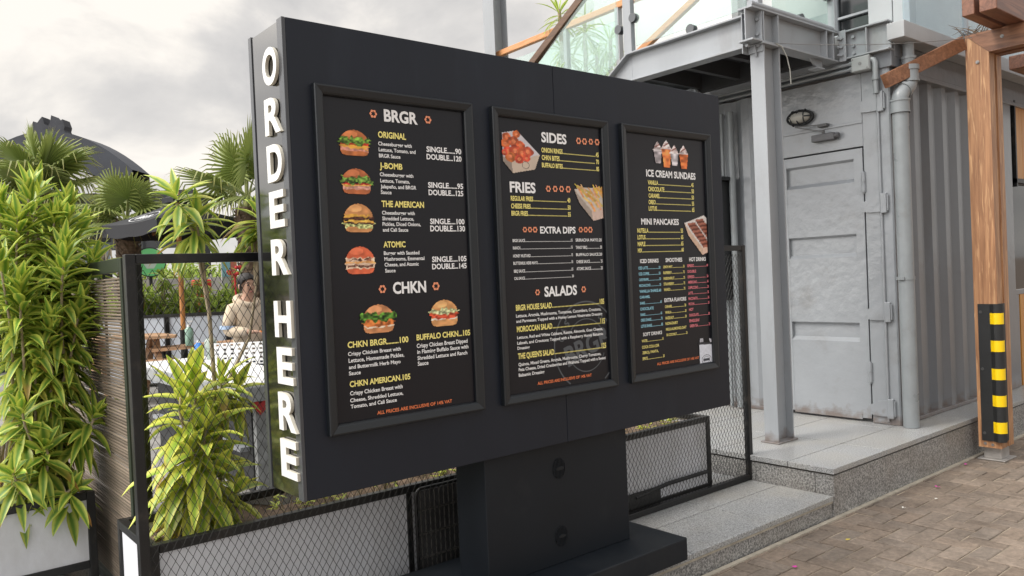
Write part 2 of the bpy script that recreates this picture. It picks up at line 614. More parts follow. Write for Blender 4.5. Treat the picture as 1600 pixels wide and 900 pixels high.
PAVER = attr_mat('worn_brick_paver', 'tint', 0.72, bump=0.7, bscale=45, stain=0.32)
def herringbone():
    """90 degree herringbone of 0.20 x 0.10 m pavers with open sandy joints"""
    b = MB()
    w = 0.106
    gap = 0.0075
    x0, x1, y0, y1 = 1.6, 12.5, -3.2, 2.476
    rr = random.Random(3)
    def brick(ax, ay, bx, by):
        if bx < x0 or ax > x1 or by < y0 or ay > y1:
            return
        by = min(by, y1)
        if by - ay < 0.02:
            return
        k = rr.uniform(0.86, 1.10)
        t = rr.random()
        base = (0.225 * k, (0.176 + 0.010 * t) * k, (0.136 + 0.016 * t) * k)
        z = 0.006 + rr.uniform(-0.003, 0.003)
        e = 0.006
        ax, ay, bx, by = ax + gap / 2, ay + gap / 2, bx - gap / 2, by - gap / 2
        tl = [rr.uniform(-0.0022, 0.0022) for _ in range(4)]
        vs_ = [(ax, ay, -0.02), (bx, ay, -0.02), (bx, by, -0.02), (ax, by, -0.02),
               (ax, ay, z - e * 0.6), (bx, ay, z - e * 0.6), (bx, by, z - e * 0.6), (ax, by, z - e * 0.6),
               (ax + e, ay + e, z + tl[0]), (bx - e, ay + e, z + tl[1]), (bx - e, by - e, z + tl[2]), (ax + e, by - e, z + tl[3])]
        fs = [(0, 1, 5, 4), (1, 2, 6, 5), (2, 3, 7, 6), (3, 0, 4, 7), (4, 5, 9, 8), (5, 6, 10, 9), (6, 7, 11, 10), (7, 4, 8, 11), (8, 9, 10, 11)]
        b._add(vs_, fs, 0, False, base)
    for j in range(-50, 50):
        for i in range(-20, 45):
            X = (i * 4 - j) * w
            Y = j * w
            brick(X, Y, X + 2 * w, Y + w)
            brick(X + 2 * w, Y, X + 3 * w, Y + 2 * w)
    return b
structure(herringbone().build('brick_paving', PAVER, tint=True))
j = MB()
j.box(1.5, 12.6, -3.3, 2.47, -0.019, -0.0005)
structure(j.build('paving_joints', M('joint_sand', (0.30, 0.25, 0.19), 0.95, var=0.75, vscale=4, bump=0.3, bscale=90)))
j = MB()
j.box(3.0, 12.6, 2.452, 2.4795, -0.01, 0.012)
structure(j.build('mortar_line', GROUT))

# low granite step and the taller granite platform, slabs with a projecting lip
def slab_surface(name, x0, x1, y0, y1, z, th, nx, ny, lipx, lipy):
    t = MB()
    g_ = 0.0030
    xs = [x0 + (x1 - x0) * i / nx for i in range(nx + 1)]
    ys = ny
    for i in range(nx):
        for k in range(len(ys) - 1):
            t.box(xs[i] + g_, xs[i + 1] - g_, ys[k] + g_, ys[k + 1] - g_, z - th, z)
    return structure(t.build(name, GRANITE_TOP, bevel=0.003))
slab_surface('granite_step', -1.62, 4.478, 2.478, 5.0, 0.138, 0.03, 9, [2.478, 2.86, 3.5, 4.2, 5.0], 0, 0)
slab_surface('granite_platform', 4.468, 13.3, 2.468, 6.0, 0.304, 0.034, 13, [2.468, 2.78, 3.32, 3.9, 4.6, 6.0], 0, 0)
k = MB()
k.box(-1.62, 4.478, 2.492, 2.60, 0.0, 0.094)
k.box(-1.62, 4.478, 2.500, 5.0, 0.0, 0.107)
xs = [4.482, 6.05, 7.6, 9.2, 10.8, 13.3]
for a, b_ in zip(xs[:-1], xs[1:]):
    k.box(a + 0.0015, b_ - 0.0015, 2.480, 2.60, 0.0, 0.258)
ys = [2.602, 3.02, 3.5, 4.2, 6.0]
for a, b_ in zip(ys[:-1], ys[1:]):
    k.box(4.482, 4.60, a + 0.0015, b_ - 0.0015, 0.0, 0.258)
structure(k.build('granite_riser', GRANITE_SIDE, bevel=0.002))
k = MB()
k.box(4.492, 13.3, 2.490, 6.0, 0.0, 0.2695)
structure(k.build('platform_core', M('dark_groove', (0.09, 0.08, 0.07), 0.9)))
k = MB()
k.box(-1.62, 4.477, 2.4865, 2.4915, 0.0945, 0.1075)
structure(k.build('step_mortar', GROUT))
k = MB()
k.box(-14, 4.478, 5.0, 8.8, 0.0, 0.134)
k.box(-14, -1.62, 2.478, 5.0, 0.0, 0.134)
k.box(-14, 18, 8.8, 45, 0.0, 0.35)
structure(k.build('patio', M('patio_concrete', (0.25, 0.24, 0.225), 0.85, var=0.2, vscale=3, bump=0.3, bscale=40)))

# poster texts: words, left x, baseline z, width, cap height, ink
TEXTS = [
    ('BRGR', 1.5340, 2.1560, 0.1490, 0.0420, 'w'),
    ('ORIGINAL', 1.5050, 2.0920, 0.1220, 0.0220, 'y'),
    ('Cheeseburger with', 1.5040, 2.0625, 0.1470, 0.0140, 'w'),
    ('Lettuce, Tomato, and', 1.5050, 2.0405, 0.1620, 0.0140, 'w'),
    ('BRGR Sauce', 1.5050, 2.0175, 0.0930, 0.0140, 'w'),
    ('Cheeseburger with', 1.5050, 1.9475, 0.1470, 0.0140, 'w'),
    ('Lettuce, Tomato,', 1.5060, 1.9245, 0.1290, 0.0140, 'w'),
    ('Jalapeño, and BRGR', 1.5060, 1.9025, 0.1570, 0.0140, 'w'),
    ('Sauce', 1.5060, 1.8810, 0.0460, 0.0140, 'w'),
    ('Cheeseburger with', 1.5070, 1.8040, 0.1440, 0.0140, 'w'),
    ('Shredded Lettuce,', 1.5070, 1.7825, 0.1390, 0.0140, 'w'),
    ('Pickles, Diced Onions,', 1.5070, 1.7615, 0.1690, 0.0140, 'w'),
    ('and Cali Sauce', 1.5070, 1.7400, 0.1110, 0.0140, 'w'),
    ('Burger with Sautéed', 1.5070, 1.6525, 0.1570, 0.0140, 'w'),
    ('Mushrooms, Emmental', 1.5080, 1.6305, 0.1780, 0.0140, 'w'),
    ('Cheese, and Atomic', 1.5080, 1.6090, 0.1510, 0.0140, 'w'),
    ('SINGLE......90', 1.7180, 2.0530, 0.1670, 0.0200, 'w'),
    ('DOUBLE...120', 1.7170, 2.0235, 0.1680, 0.0200, 'w'),
    ('SINGLE......95', 1.7180, 1.9130, 0.1690, 0.0200, 'w'),
    ('DOUBLE...125', 1.7190, 1.8840, 0.1670, 0.0200, 'w'),
    ('SINGLE....100', 1.7200, 1.7705, 0.1660, 0.0200, 'w'),
    ('DOUBLE...130', 1.7190, 1.7420, 0.1680, 0.0210, 'w'),
    ('SINGLE....105', 1.7210, 1.6215, 0.1670, 0.0200, 'w'),
    ('J-BOMB', 1.5060, 1.9765, 0.0990, 0.0210, 'y'),
    ('THE AMERICAN', 1.5070, 1.8330, 0.1880, 0.0220, 'y'),
    ('ATOMIC', 1.5070, 1.6810, 0.0960, 0.0210, 'y'),
    ('Sauce', 1.5090, 1.5865, 0.0450, 0.0140, 'w'),
    ('DOUBLE...145', 1.7200, 1.5930, 0.1670, 0.0200, 'w'),
    ('CHKN', 1.5390, 1.5060, 0.1490, 0.0410, 'w'),
    ('CHKN BRGR........100', 1.3400, 1.3185, 0.2570, 0.0210, 'y'),
    ('Crispy Chicken Breast with', 1.3400, 1.2895, 0.2210, 0.0140, 'w'),
    ('Lettuce, Homemade Pickles,', 1.3410, 1.2650, 0.2340, 0.0150, 'w'),
    ('and Buttermilk Herb Mayo', 1.3410, 1.2415, 0.2170, 0.0140, 'w'),
    ('Sauce', 1.3400, 1.2190, 0.0480, 0.0140, 'w'),
    ('Crispy Chicken Breast Dipped', 1.6330, 1.2920, 0.2420, 0.0160, 'w'),
    ('in Flaming Buffalo Sauce with', 1.6340, 1.2690, 0.2440, 0.0150, 'w'),
    ('Shredded Lettuce and Ranch', 1.6340, 1.2450, 0.2370, 0.0150, 'w'),
    ('Sauce', 1.6340, 1.2230, 0.0490, 0.0160, 'w'),
    ('Crispy Chicken Breast with', 1.3410, 1.1460, 0.2210, 0.0150, 'w'),
    ('Cheese, Shredded Lettuce,', 1.3400, 1.1210, 0.2230, 0.0140, 'w'),
    ('Tomato, and Cali Sauce', 1.3410, 1.0985, 0.1930, 0.0140, 'w'),
    ('BUFFALO CHKN...105', 1.6340, 1.3215, 0.2560, 0.0210, 'y'),
    ('CHKN AMERICAN.105', 1.3410, 1.1765, 0.2570, 0.0200, 'y'),
    ('ALL PRICES ARE INCLUSIVE OF 14% VAT', 1.4480, 1.0610, 0.3380, 0.0130, 'o'),
    ('SIDES', 2.3220, 2.1365, 0.1520, 0.0410, 'w'),
    ('FRIES', 2.1310, 1.9100, 0.1450, 0.0420, 'w'),
    ('EXTRA DIPS', 2.2920, 1.7345, 0.2150, 0.0280, 'w'),
    ('ONION RINGS~45', 2.3200, 2.0905, 0.3570, 0.0200, 'y'),
    ('CHKN BITES~70', 2.3200, 2.0575, 0.3570, 0.0200, 'y'),
    ('BUFFALO BITES~85', 2.3190, 2.0250, 0.3570, 0.0190, 'y'),
    ('REGULAR FRIES~40', 2.1340, 1.8735, 0.3480, 0.0190, 'y'),
    ('CHEESE FRIES~50', 2.1340, 1.8410, 0.3480, 0.0190, 'y'),
    ('BRGR FRIES~55', 2.1340, 1.8100, 0.3470, 0.0190, 'y'),
    ('BRGR SAUCE~15', 2.1340, 1.6970, 0.3510, 0.0130, 'w'),
    ('RANCH~15', 2.1340, 1.6655, 0.3500, 0.0130, 'w'),
    ('HONEY MUSTARD~15', 2.1330, 1.6315, 0.3510, 0.0130, 'w'),
    ('BUTTERMILK HERB MAYO~15', 2.1330, 1.6000, 0.3500, 0.0130, 'w'),
    ('BBQ SAUCE~15', 2.1340, 1.5665, 0.3480, 0.0130, 'w'),
    ('CALI SAUCE~20', 2.1340, 1.5360, 0.3500, 0.0120, 'w'),
    ('SRIRACHA MAYO.20', 2.5050, 1.6970, 0.1690, 0.0140, 'w'),
    ('TANGY BBQ~20', 2.5040, 1.6635, 0.1700, 0.0140, 'w'),
    ('BUFFALO SAUCE.20', 2.5040, 1.6310, 0.1690, 0.0130, 'w'),
    ('CHEESE SAUCE~25', 2.5040, 1.5985, 0.1700, 0.0140, 'w'),
    ('ATOMIC SAUCE~25', 2.5040, 1.5665, 0.1690, 0.0140, 'w'),
    ('SALADS', 2.3020, 1.4570, 0.1980, 0.0410, 'w'),
    ('BRGR HOUSE SALAD~105', 2.1360, 1.4050, 0.5370, 0.0230, 'y'),
    ('MOROCCAN SALAD~115', 2.1360, 1.3135, 0.5370, 0.0230, 'y'),
    ("THE QUEEN'S SALAD~125", 2.1360, 1.1985, 0.5380, 0.0230, 'y'),
    ('Lettuce, Arugula, Mushrooms, Tomatoes, Cucumbers, Croutons,', 2.1350, 1.3755, 0.5150, 0.0140, 'w'),
    ('and Parmesan; Topped with a Honey Lemon Vinaigrette Dressing', 2.1350, 1.3530, 0.5220, 0.0130, 'w'),
    ('Lettuce, Red and White Cabbage, Raisins, Almonds, Goat Cheese,', 2.1360, 1.2835, 0.5200, 0.0130, 'w'),
    ('Labneh, and Croutons; Topped with a Raspberry Honey Balsamic', 2.1350, 1.2600, 0.5230, 0.0130, 'w'),
    ('Dressing', 2.1350, 1.2380, 0.0680, 0.0130, 'w'),
    ('Quinoa, Mixed Greens, Arugula, Mushrooms, Cherry Tomatoes,', 2.1370, 1.1680, 0.5010, 0.0140, 'w'),
    ('Feta Cheese, Dried Cranberries and Walnuts; Topped with a Sweet', 2.1370, 1.1460, 0.5310, 0.0140, 'w'),
    ('Balsamic Dressing', 2.1360, 1.1225, 0.1460, 0.0140, 'w'),
    ('ALL PRICES ARE INCLUSIVE OF 14% VAT', 2.2400, 1.0755, 0.3310, 0.0130, 'o'),
    ('ICE CREAM SUNDAES', 3.0070, 2.0175, 0.3900, 0.0320, 'w'),
    ('MINI PANCAKES', 2.9560, 1.7790, 0.2890, 0.0280, 'w'),
    ('VANILLA~45', 3.0170, 1.9775, 0.3610, 0.0200, 'y'),
    ('CHOCOLATE~50', 3.0180, 1.9445, 0.3610, 0.0210, 'y'),
    ('CARAMEL~50', 3.0190, 1.9120, 0.3580, 0.0200, 'y'),
    ('OREO~55', 3.0170, 1.8800, 0.3590, 0.0200, 'y'),
    ('LOTUS~65', 3.0160, 1.8480, 0.3610, 0.0210, 'y'),
    ('NUTELLA~55', 2.9250, 1.7385, 0.3510, 0.0200, 'y'),
    ('LOTUS~65', 2.9240, 1.7055, 0.3520, 0.0200, 'y'),
    ('MAPLE~65', 2.9240, 1.6725, 0.3510, 0.0200, 'y'),
    ('MIX~60', 2.9230, 1.6415, 0.3530, 0.0190, 'y'),
    ('ICED DRINKS', 2.9360, 1.5895, 0.1380, 0.0180, 'w'),
    ('SMOOTHIES', 3.1280, 1.5900, 0.1320, 0.0190, 'w'),
    ('HOT DRINKS', 3.3170, 1.5900, 0.1400, 0.0190, 'w'),
    ('SOFT DRINKS', 2.9360, 1.2305, 0.1420, 0.0170, 'w'),
    ('EXTRA FLAVORS', 3.1070, 1.3885, 0.1730, 0.0180, 'w'),
    ('ICED LATTE~50', 2.9230, 1.5580, 0.1630, 0.0140, 'c'),
    ('ICED COFFEE~50', 2.9230, 1.5290, 0.1620, 0.0140, 'c'),
    ('CAFE FRAPPE~55', 2.9230, 1.5010, 0.1630, 0.0130, 'c'),
    ('MOCHACCINO~55', 2.9230, 1.4725, 0.1630, 0.0130, 'c'),
    ('VANILLA SHAKE.60', 2.9230, 1.4440, 0.1620, 0.0140, 'c'),
    ('CARAMEL', 2.9230, 1.4160, 0.0760, 0.0130, 'c'),
    ('SHAKE~65', 2.9230, 1.3865, 0.1630, 0.0130, 'c'),
    ('CHOCOLATE', 2.9230, 1.3575, 0.0990, 0.0140, 'c'),
    ('SHAKE~65', 2.9230, 1.3300, 0.1620, 0.0130, 'c'),
    ('OREO SHAKE~75', 2.9240, 1.3025, 0.1630, 0.0140, 'c'),
    ('LOTUS SHAKE~85', 2.9240, 1.2730, 0.1640, 0.0140, 'c'),
    ('WATER~15', 2.9250, 1.2010, 0.1630, 0.0130, 'y'),
    ('COCA COLA (OR', 2.9250, 1.1700, 0.1270, 0.0140, 'y'),
    ('ZERO), FANTA,', 2.9260, 1.1430, 0.1200, 0.0130, 'y'),
    ('SPRITE~20', 2.9260, 1.1135, 0.1650, 0.0140, 'y'),
    ('LEMON MINT~55', 3.1080, 1.5595, 0.1690, 0.0130, 'y'),
    ('RASPBERRY~75', 3.1070, 1.5295, 0.1690, 0.0140, 'y'),
    ('PASSIONFRUIT~75', 3.1080, 1.5005, 0.1690, 0.0140, 'y'),
    ('STRAWBERRY~75', 3.1070, 1.4725, 0.1690, 0.0140, 'y'),
    ('MANGO~75', 3.1080, 1.4445, 0.1680, 0.0140, 'y'),
    ('CARAMEL~20', 3.1090, 1.3585, 0.1680, 0.0140, 'y'),
    ('VANILLA~20', 3.1090, 1.3300, 0.1690, 0.0130, 'y'),
    ('HAZELNUT~20', 3.1100, 1.3010, 0.1680, 0.0140, 'y'),
    ('NON-DAIRY', 3.1090, 1.2730, 0.0970, 0.0140, 'y'),
    ('MILK:ALMOND,OAT', 3.1100, 1.2440, 0.1630, 0.0140, 'y'),
    ('OR COCONUT~25', 3.1110, 1.2160, 0.1680, 0.0130, 'y'),
    ('ESPRESSO~40', 3.3000, 1.5600, 0.1740, 0.0140, 'p'),
    ('DOUBLE', 3.3010, 1.5305, 0.0700, 0.0140, 'p'),
    ('ESPRESSO~50', 3.3000, 1.5020, 0.1730, 0.0140, 'p'),
    ('AMERICANO~45', 3.3000, 1.4745, 0.1730, 0.0140, 'p'),
    ('CAPPUCCINO~50', 3.3000, 1.4460, 0.1740, 0.0140, 'p'),
    ('LATTE~55', 3.3000, 1.4175, 0.1730, 0.0140, 'p'),
    ('MACCHIATO~50', 3.2990, 1.3890, 0.1750, 0.0140, 'p'),
    ('MOCHA~55', 3.2990, 1.3615, 0.1750, 0.0140, 'p'),
    ('HOT', 3.3000, 1.3325, 0.0360, 0.0140, 'p'),
    ('CHOCOLATE~50', 3.2990, 1.3030, 0.1740, 0.0140, 'p'),
    ('ENGLISH/', 3.3000, 1.2735, 0.0830, 0.0150, 'p'),
    ('GREEN TEA~35', 3.3010, 1.2470, 0.1720, 0.0140, 'p'),
    ('ALL PRICES ARE INCLUSIVE OF 14% VAT', 3.0310, 1.0775, 0.3360, 0.0130, 'o'),
]
FLOWERS = [
    (1.4890, 2.1780, 0.0140),
    (1.7310, 2.1780, 0.0140),
    (1.4940, 1.5250, 0.0140),
    (1.7340, 1.5260, 0.0150),
    (2.5500, 2.1570, 0.0140),
    (2.5880, 2.1570, 0.0140),
    (2.6290, 2.1590, 0.0130),
    (2.6700, 2.1600, 0.0140),
    (2.3510, 1.9310, 0.0130),
    (2.3920, 1.9320, 0.0130),
    (2.4310, 1.9330, 0.0130),
    (2.4720, 1.9330, 0.0140),
    (2.2620, 1.4770, 0.0120),
    (2.5430, 1.4780, 0.0130),
    (2.2050, 1.7500, 0.0110),
    (2.2340, 1.7500, 0.0110),
    (2.2630, 1.7500, 0.0120),
    (2.5400, 1.7510, 0.0120),
    (2.5720, 1.7510, 0.0120),
    (2.6020, 1.7510, 0.0130),
]

# ================================================================== the menu board
SX0, SX1 = 1.1585, 3.6348
SY0, SY1 = 2.5925, 2.8985
SZ0, SZ1 = 0.7977, 2.4826
board = thing('menu_board', (2.40, 2.72, 0.138), 'large dark charcoal menu board on a thick pedestal with three lit-looking posters and upright white letters on its end', 'menu board')
board['label'] = 'large charcoal menu board on a pedestal with three posters and white letters down its end'
b = MB()
b.box(SX0 + 0.004, 2.410, SY0, SY1, SZ0, SZ1)
b.box(2.4125, SX1, SY0, SY1, SZ0, SZ1)
b.box(2.405, 2.418, SY0 + 0.003, SY1 - 0.003, SZ0 + 0.002, SZ1 - 0.002)
b.build('body', SIGN_BLACK, board, bevel=0.0025)
# glossy end panel between two thin edge trims
b = MB()
b.box(SX0 - 0.006, SX0 + 0.003, SY0 + 0.046, SY1 - 0.030, SZ0 + 0.004, SZ1 - 0.006)
b.build('end_panel', GLOSS_BLACK, board, bevel=0.001)
b = MB()
b.box(SX0 - 0.010, SX0 + 0.0035, SY0, SY0 + 0.043, SZ0, SZ1)
b.box(SX0 - 0.010, SX0 + 0.0035, SY1 - 0.027, SY1, SZ0, SZ1)
b.build('edge_trim', M('grey_edge_trim', srgb(70, 72, 76), 0.22, var=0.05), board, bevel=0.0015)

# pedestal, plinth, round grilles
b = MB()
b.box(1.964, 2.828, 2.628, 2.838, 0.2515, SZ0 - 0.001)
b.build('pedestal', PED_BLACK, board, bevel=0.003)
b = MB()
b.box(1.735, 3.029, 2.439, 3.035, 0.1405, 0.251)
b.build('base_plinth', PED_BLACK, board, bevel=0.006)
for cx, cz in ((2.381, 0.679), (2.379, 0.374)):
    b = MB()
    # a ring of louvre slots: thin proud blades with dark gaps between
    R = 0.046
    b.prism([(cx + 0.037 * math.cos(2 * math.pi * i / 28), cz + R * 1.02 * math.sin(2 * math.pi * i / 28)) for i in range(28)], 'y', 2.6255, 2.6275, 1)
    n = 9
    for i in range(n):
        x = cx - 0.036 + (i + 0.5) * 0.072 / n
        h = R * math.sqrt(max(1 - ((x - cx) / 0.036) ** 2, 0.01))
        b.box(x - 0.0016, x + 0.0016, 2.622, 2.6256, cz - h, cz + h, 0)
    b.prism([(cx + 0.024 * math.cos(2 * math.pi * i / 20), cz + 0.009 * math.sin(2 * math.pi * i / 20)) for i in range(20)], 'y', 2.6205, 2.6225, 0)
    b.prism([(cx + 0.018 * math.cos(2 * math.pi * i / 20), cz + 0.0055 * math.sin(2 * math.pi * i / 20)) for i in range(20)], 'y', 2.6198, 2.6206, 1)
    b.build('speaker_grille', [PED_BLACK, M('grille_gap', (0.006, 0.007, 0.008), 0.8)], board)

# ---- lettering helpers
_cv = bpy.data.curves.new('type', 'FONT')
_to = bpy.data.objects.new('type', _cv)
COL.objects.link(_to)
_cache = {}
def text_mesh(s, offset=0.018, extrude=0.0, res=3, bevel=0.0):
    key = (s, offset, extrude, res, bevel)
    if key in _cache:
        return _cache[key]
    _cv.body = s
    _cv.size = 1.0
    _cv.offset = offset
    _cv.extrude = extrude
    _cv.bevel_depth = bevel
    _cv.resolution_u = res
    bpy.context.view_layer.update()
    dg = bpy.context.evaluated_depsgraph_get()
    me = bpy.data.meshes.new_from_object(_to.evaluated_get(dg))
    v = np.zeros(len(me.vertices) * 3)
    me.vertices.foreach_get('co', v)
    v = v.reshape(-1, 3)
    f = [tuple(p.vertices) for p in me.polygons]
    bpy.data.meshes.remove(me)
    _cache[key] = (v, f)
    return _cache[key]
_H = text_mesh('H', 0.0)[0]
CAP = _H[:, 1].max() - _H[:, 1].min()

def put_text(mb, s, x, z, width, cap, mi, y, offset=0.018, condense=None):
    """set s on the plane y=const with its baseline at z, fitted into [x, x+width]; '~' is a dotted leader"""
    def run(t, xa, w):
        v, f = text_mesh(t, offset)
        lo, hi = v[:, 0].min(), v[:, 0].max()
        sx = w / (hi - lo)
        sy = cap / CAP
        mb._add([(xa + (p[0] - lo) * sx, y, z + p[1] * sy) for p in v], f, mi)
    def nat(t):
        v, f = text_mesh(t, offset)
        return (v[:, 0].max() - v[:, 0].min()) * cap / CAP
    if '~' in s:
        a, c = s.split('~')
        k = condense or 0.66
        wa, wc = nat(a) * k, nat(c) * k
        tot = wa + wc
        if tot > width * 0.9:
            sc_ = width * 0.9 / tot
            wa *= sc_
            wc *= sc_
        run(a, x, wa)
        run(c, x + width - wc, wc)
        p = x + wa + cap * 0.22
        d = cap * 0.105
        while p + d < x + width - wc - cap * 0.1:
            mb._add([(p - d, y, z), (p + d, y, z), (p + d, y, z + 2 * d), (p - d, y, z + 2 * d)], [(0, 1, 2, 3)], mi)
            p += cap * 0.36
    else:
        run(s, x, width)

# upright letters on the end face
for ch, ya, yb, za, zb in [('O', 2.743, 2.621, 2.264, 2.397), ('R', 2.743, 2.609, 2.091, 2.221), ('D', 2.741, 2.613, 1.924, 2.055), ('E', 2.738, 2.612, 1.760, 1.890),
                           ('R', 2.742, 2.600, 1.592, 1.720), ('H', 2.742, 2.598, 1.370, 1.500), ('E', 2.736, 2.602, 1.203, 1.334), ('R', 2.742, 2.596, 1.036, 1.172), ('E', 2.742, 2.606, 0.868, 1.004)]:
    ya += 0.006
    yb += 0.006
    v, f = text_mesh(ch, 0.030, 0.5, 8)
    lo, hi = v.min(0), v.max(0)
    q = (v - lo) / (hi - lo)
    b = MB()
    fc, sd = [], []
    vs_ = [(SX0 - 0.009 - 0.012 * p[2], ya + (yb - ya) * p[0], za + (zb - za) * p[1]) for p in q]
    for t in f:
        (fc if all(q[i][2] > 0.5 for i in t) else sd).append(t)
    b._add(vs_, fc, 0)
    b._add(vs_, sd, 1)
    b.build('letter', [LETTER_WHITE, LETTER_SIDE], board)

# ---- printed food pictures: a small painter that rasterises a picture to coloured cells of the poster
def _lin(a):
    a = np.clip(a, 0, 255) / 255.0
    return np.where(a <= 0.04045, a / 12.92, ((a + 0.055) / 1.055) ** 2.4)
def vnoise(U, V, s, seed):
    r = np.random.default_rng(seed)
    G = r.random((40, 40))
    x, y = (U + 3) * s, (V + 3) * s
    xi, yi = np.floor(x).astype(int), np.floor(y).astype(int)
    fx, fy = x - xi, y - yi
    fx, fy = fx * fx * (3 - 2 * fx), fy * fy * (3 - 2 * fy)
    g_ = lambda i, k: G[i % 40, k % 40]
    return (g_(xi, yi) * (1 - fx) + g_(xi + 1, yi) * fx) * (1 - fy) + (g_(xi, yi + 1) * (1 - fx) + g_(xi + 1, yi + 1) * fx) * fy
def inpoly(U, V, P):
    c = np.zeros(U.shape, bool)
    n = len(P)
    for i in range(n):
        x1, y1 = P[i]
        x2, y2 = P[(i + 1) % n]
        if y1 == y2:
            continue
        k = ((y1 > V) != (y2 > V)) & (U < (x2 - x1) * (V - y1) / (y2 - y1) + x1)
        c ^= k
    return c
class Paint:
    def __init__(s, nx, ny):
        u = np.linspace(-1, 1, nx)
        v = np.linspace(-1, 1, ny)
        s.U, s.V = np.meshgrid(u, v)
        s.rgb = np.zeros(s.U.shape + (3,))
        s.a = np.zeros(s.U.shape, bool)
    def fill(s, mask, col, amp=0.0, sc=8, seed=1):
        c = np.array(col, float)
        k = 1 + amp * (vnoise(s.U, s.V, sc, seed) - 0.5) * 2
        s.rgb[mask] = (c[None, :] * k[mask][:, None])
        s.a |= mask
    def line(s, p, q, w, col):
        p, q = np.array(p), np.array(q)
        d = q - p
        L = (d @ d) or 1e-9
        t = np.clip(((s.U - p[0]) * d[0] + (s.V - p[1]) * d[1]) / L, 0, 1)
        m = np.hypot(s.U - p[0] - t * d[0], s.V - p[1] - t * d[1]) < w
        s.fill(m, col, 0.12, 9, 5)

def burger(bun, layers, seed):
    p = Paint(54, 48)
    U, V = p.U, p.V
    top = (V > -0.1) & ((U / 0.86) ** 2 + ((V + 0.02) / 0.98) ** 2 < 1)
    bot = (V < -0.25) & (V > -0.97) & ((np.abs(U) / 0.82) ** 5 + (np.abs(V + 0.45) / 0.53) ** 4 < 1)
    p.fill(bot, np.array(bun) * 1.04, 0.16, 4, seed)
    p.fill(top, bun, 0.16, 3.2, seed + 1)
    hl = top & (((U + 0.22) / 0.42) ** 2 + ((V - 0.62) / 0.24) ** 2 < 1)
    p.fill(hl, np.minimum(np.array(bun) * 1.16 + 10, 250), 0.1, 4, seed + 2)
    for (z0, z1, w, col, amp, sc, ruf) in layers:
        e = (vnoise(U, V * 0 + z0, 5, seed + 7) - 0.5) * ruf
        e2 = (vnoise(U, V * 0 + z1, 7, seed + 9) - 0.5) * ruf
        m = (V > z0 + e) & (V < z1 + e2) & (np.abs(U) < w + (vnoise(U * 0, V, 8, seed + 3) - 0.5) * ruf)
        p.fill(m, col, amp, sc, seed + int(100 * (z0 + 1)))
    return p
LET = (112, 150, 60)
def pic_b1(): return burger((188, 112, 66), [(-0.62, -0.28, 0.82, (218, 150, 130), 0.25, 9, .1), (-0.42, -0.16, 0.8, (234, 172, 72), 0.2, 5, .3), (-0.2, 0.0, 0.86, (200, 58, 40), 0.25, 5, .1), (-0.12, 0.36, 0.98, LET, 0.6, 9, .45)], 3)
def pic_b2(): return burger((186, 108, 68), [(-0.62, -0.3, 0.86, (214, 158, 142), 0.25, 9, .1), (-0.4, -0.24, 0.84, (232, 180, 90), 0.2, 5, .2), (-0.28, -0.12, 0.8, (196, 60, 44), 0.25, 5, .15), (-0.16, 0.34, 0.96, (104, 140, 62), 0.65, 10, .4)], 13)
def pic_b3(): return burger((214, 150, 96), [(-0.66, -0.3, 0.9, (190, 196, 130), 0.5, 10, .35), (-0.42, -0.22, 0.85, (96, 62, 46), 0.5, 9, .1), (-0.3, -0.12, 0.92, (238, 184, 84), 0.2, 5, .25), (-0.14, 0.06, 0.92, (92, 58, 44), 0.5, 10, .12), (0.04, 0.18, 0.85, (236, 180, 80), 0.2, 5, .2)], 23)
def pic_b4(): return burger((212, 104, 70), [(-0.6, 0.16, 0.9, (238, 206, 178), 0.2, 6, .15), (-0.52, -0.32, 0.8, (110, 76, 62), 0.7, 11, .25), (-0.22, -0.08, 0.92, (240, 176, 110), 0.25, 5, .15), (-0.06, 0.08, 0.72, (120, 80, 62), 0.7, 11, .3)], 33)
def pic_c1(): return burger((206, 142, 96), [(-0.56, -0.3, 0.8, (244, 226, 200), 0.1, 5, .2), (-0.5, -0.02, 0.86, (208, 120, 62), 0.4, 7, .25), (-0.16, 0.36, 0.98, (84, 128, 48), 0.7, 8, .5)], 43)
def pic_c2(): return burger((216, 158, 102), [(-0.5, -0.3, 0.9, (244, 232, 214), 0.1, 5, .2), (-0.4, 0.04, 0.92, (206, 84, 56), 0.5, 8, .25), (-0.06, 0.3, 0.92, (196, 200, 150), 0.45, 10, .35)], 53)
def nrm(pts, x0, x1, y0, y1):
    return [((x - x0) / (x1 - x0) * 2 - 1, 1 - (y - y0) / (y1 - y0) * 2) for x, y in pts]
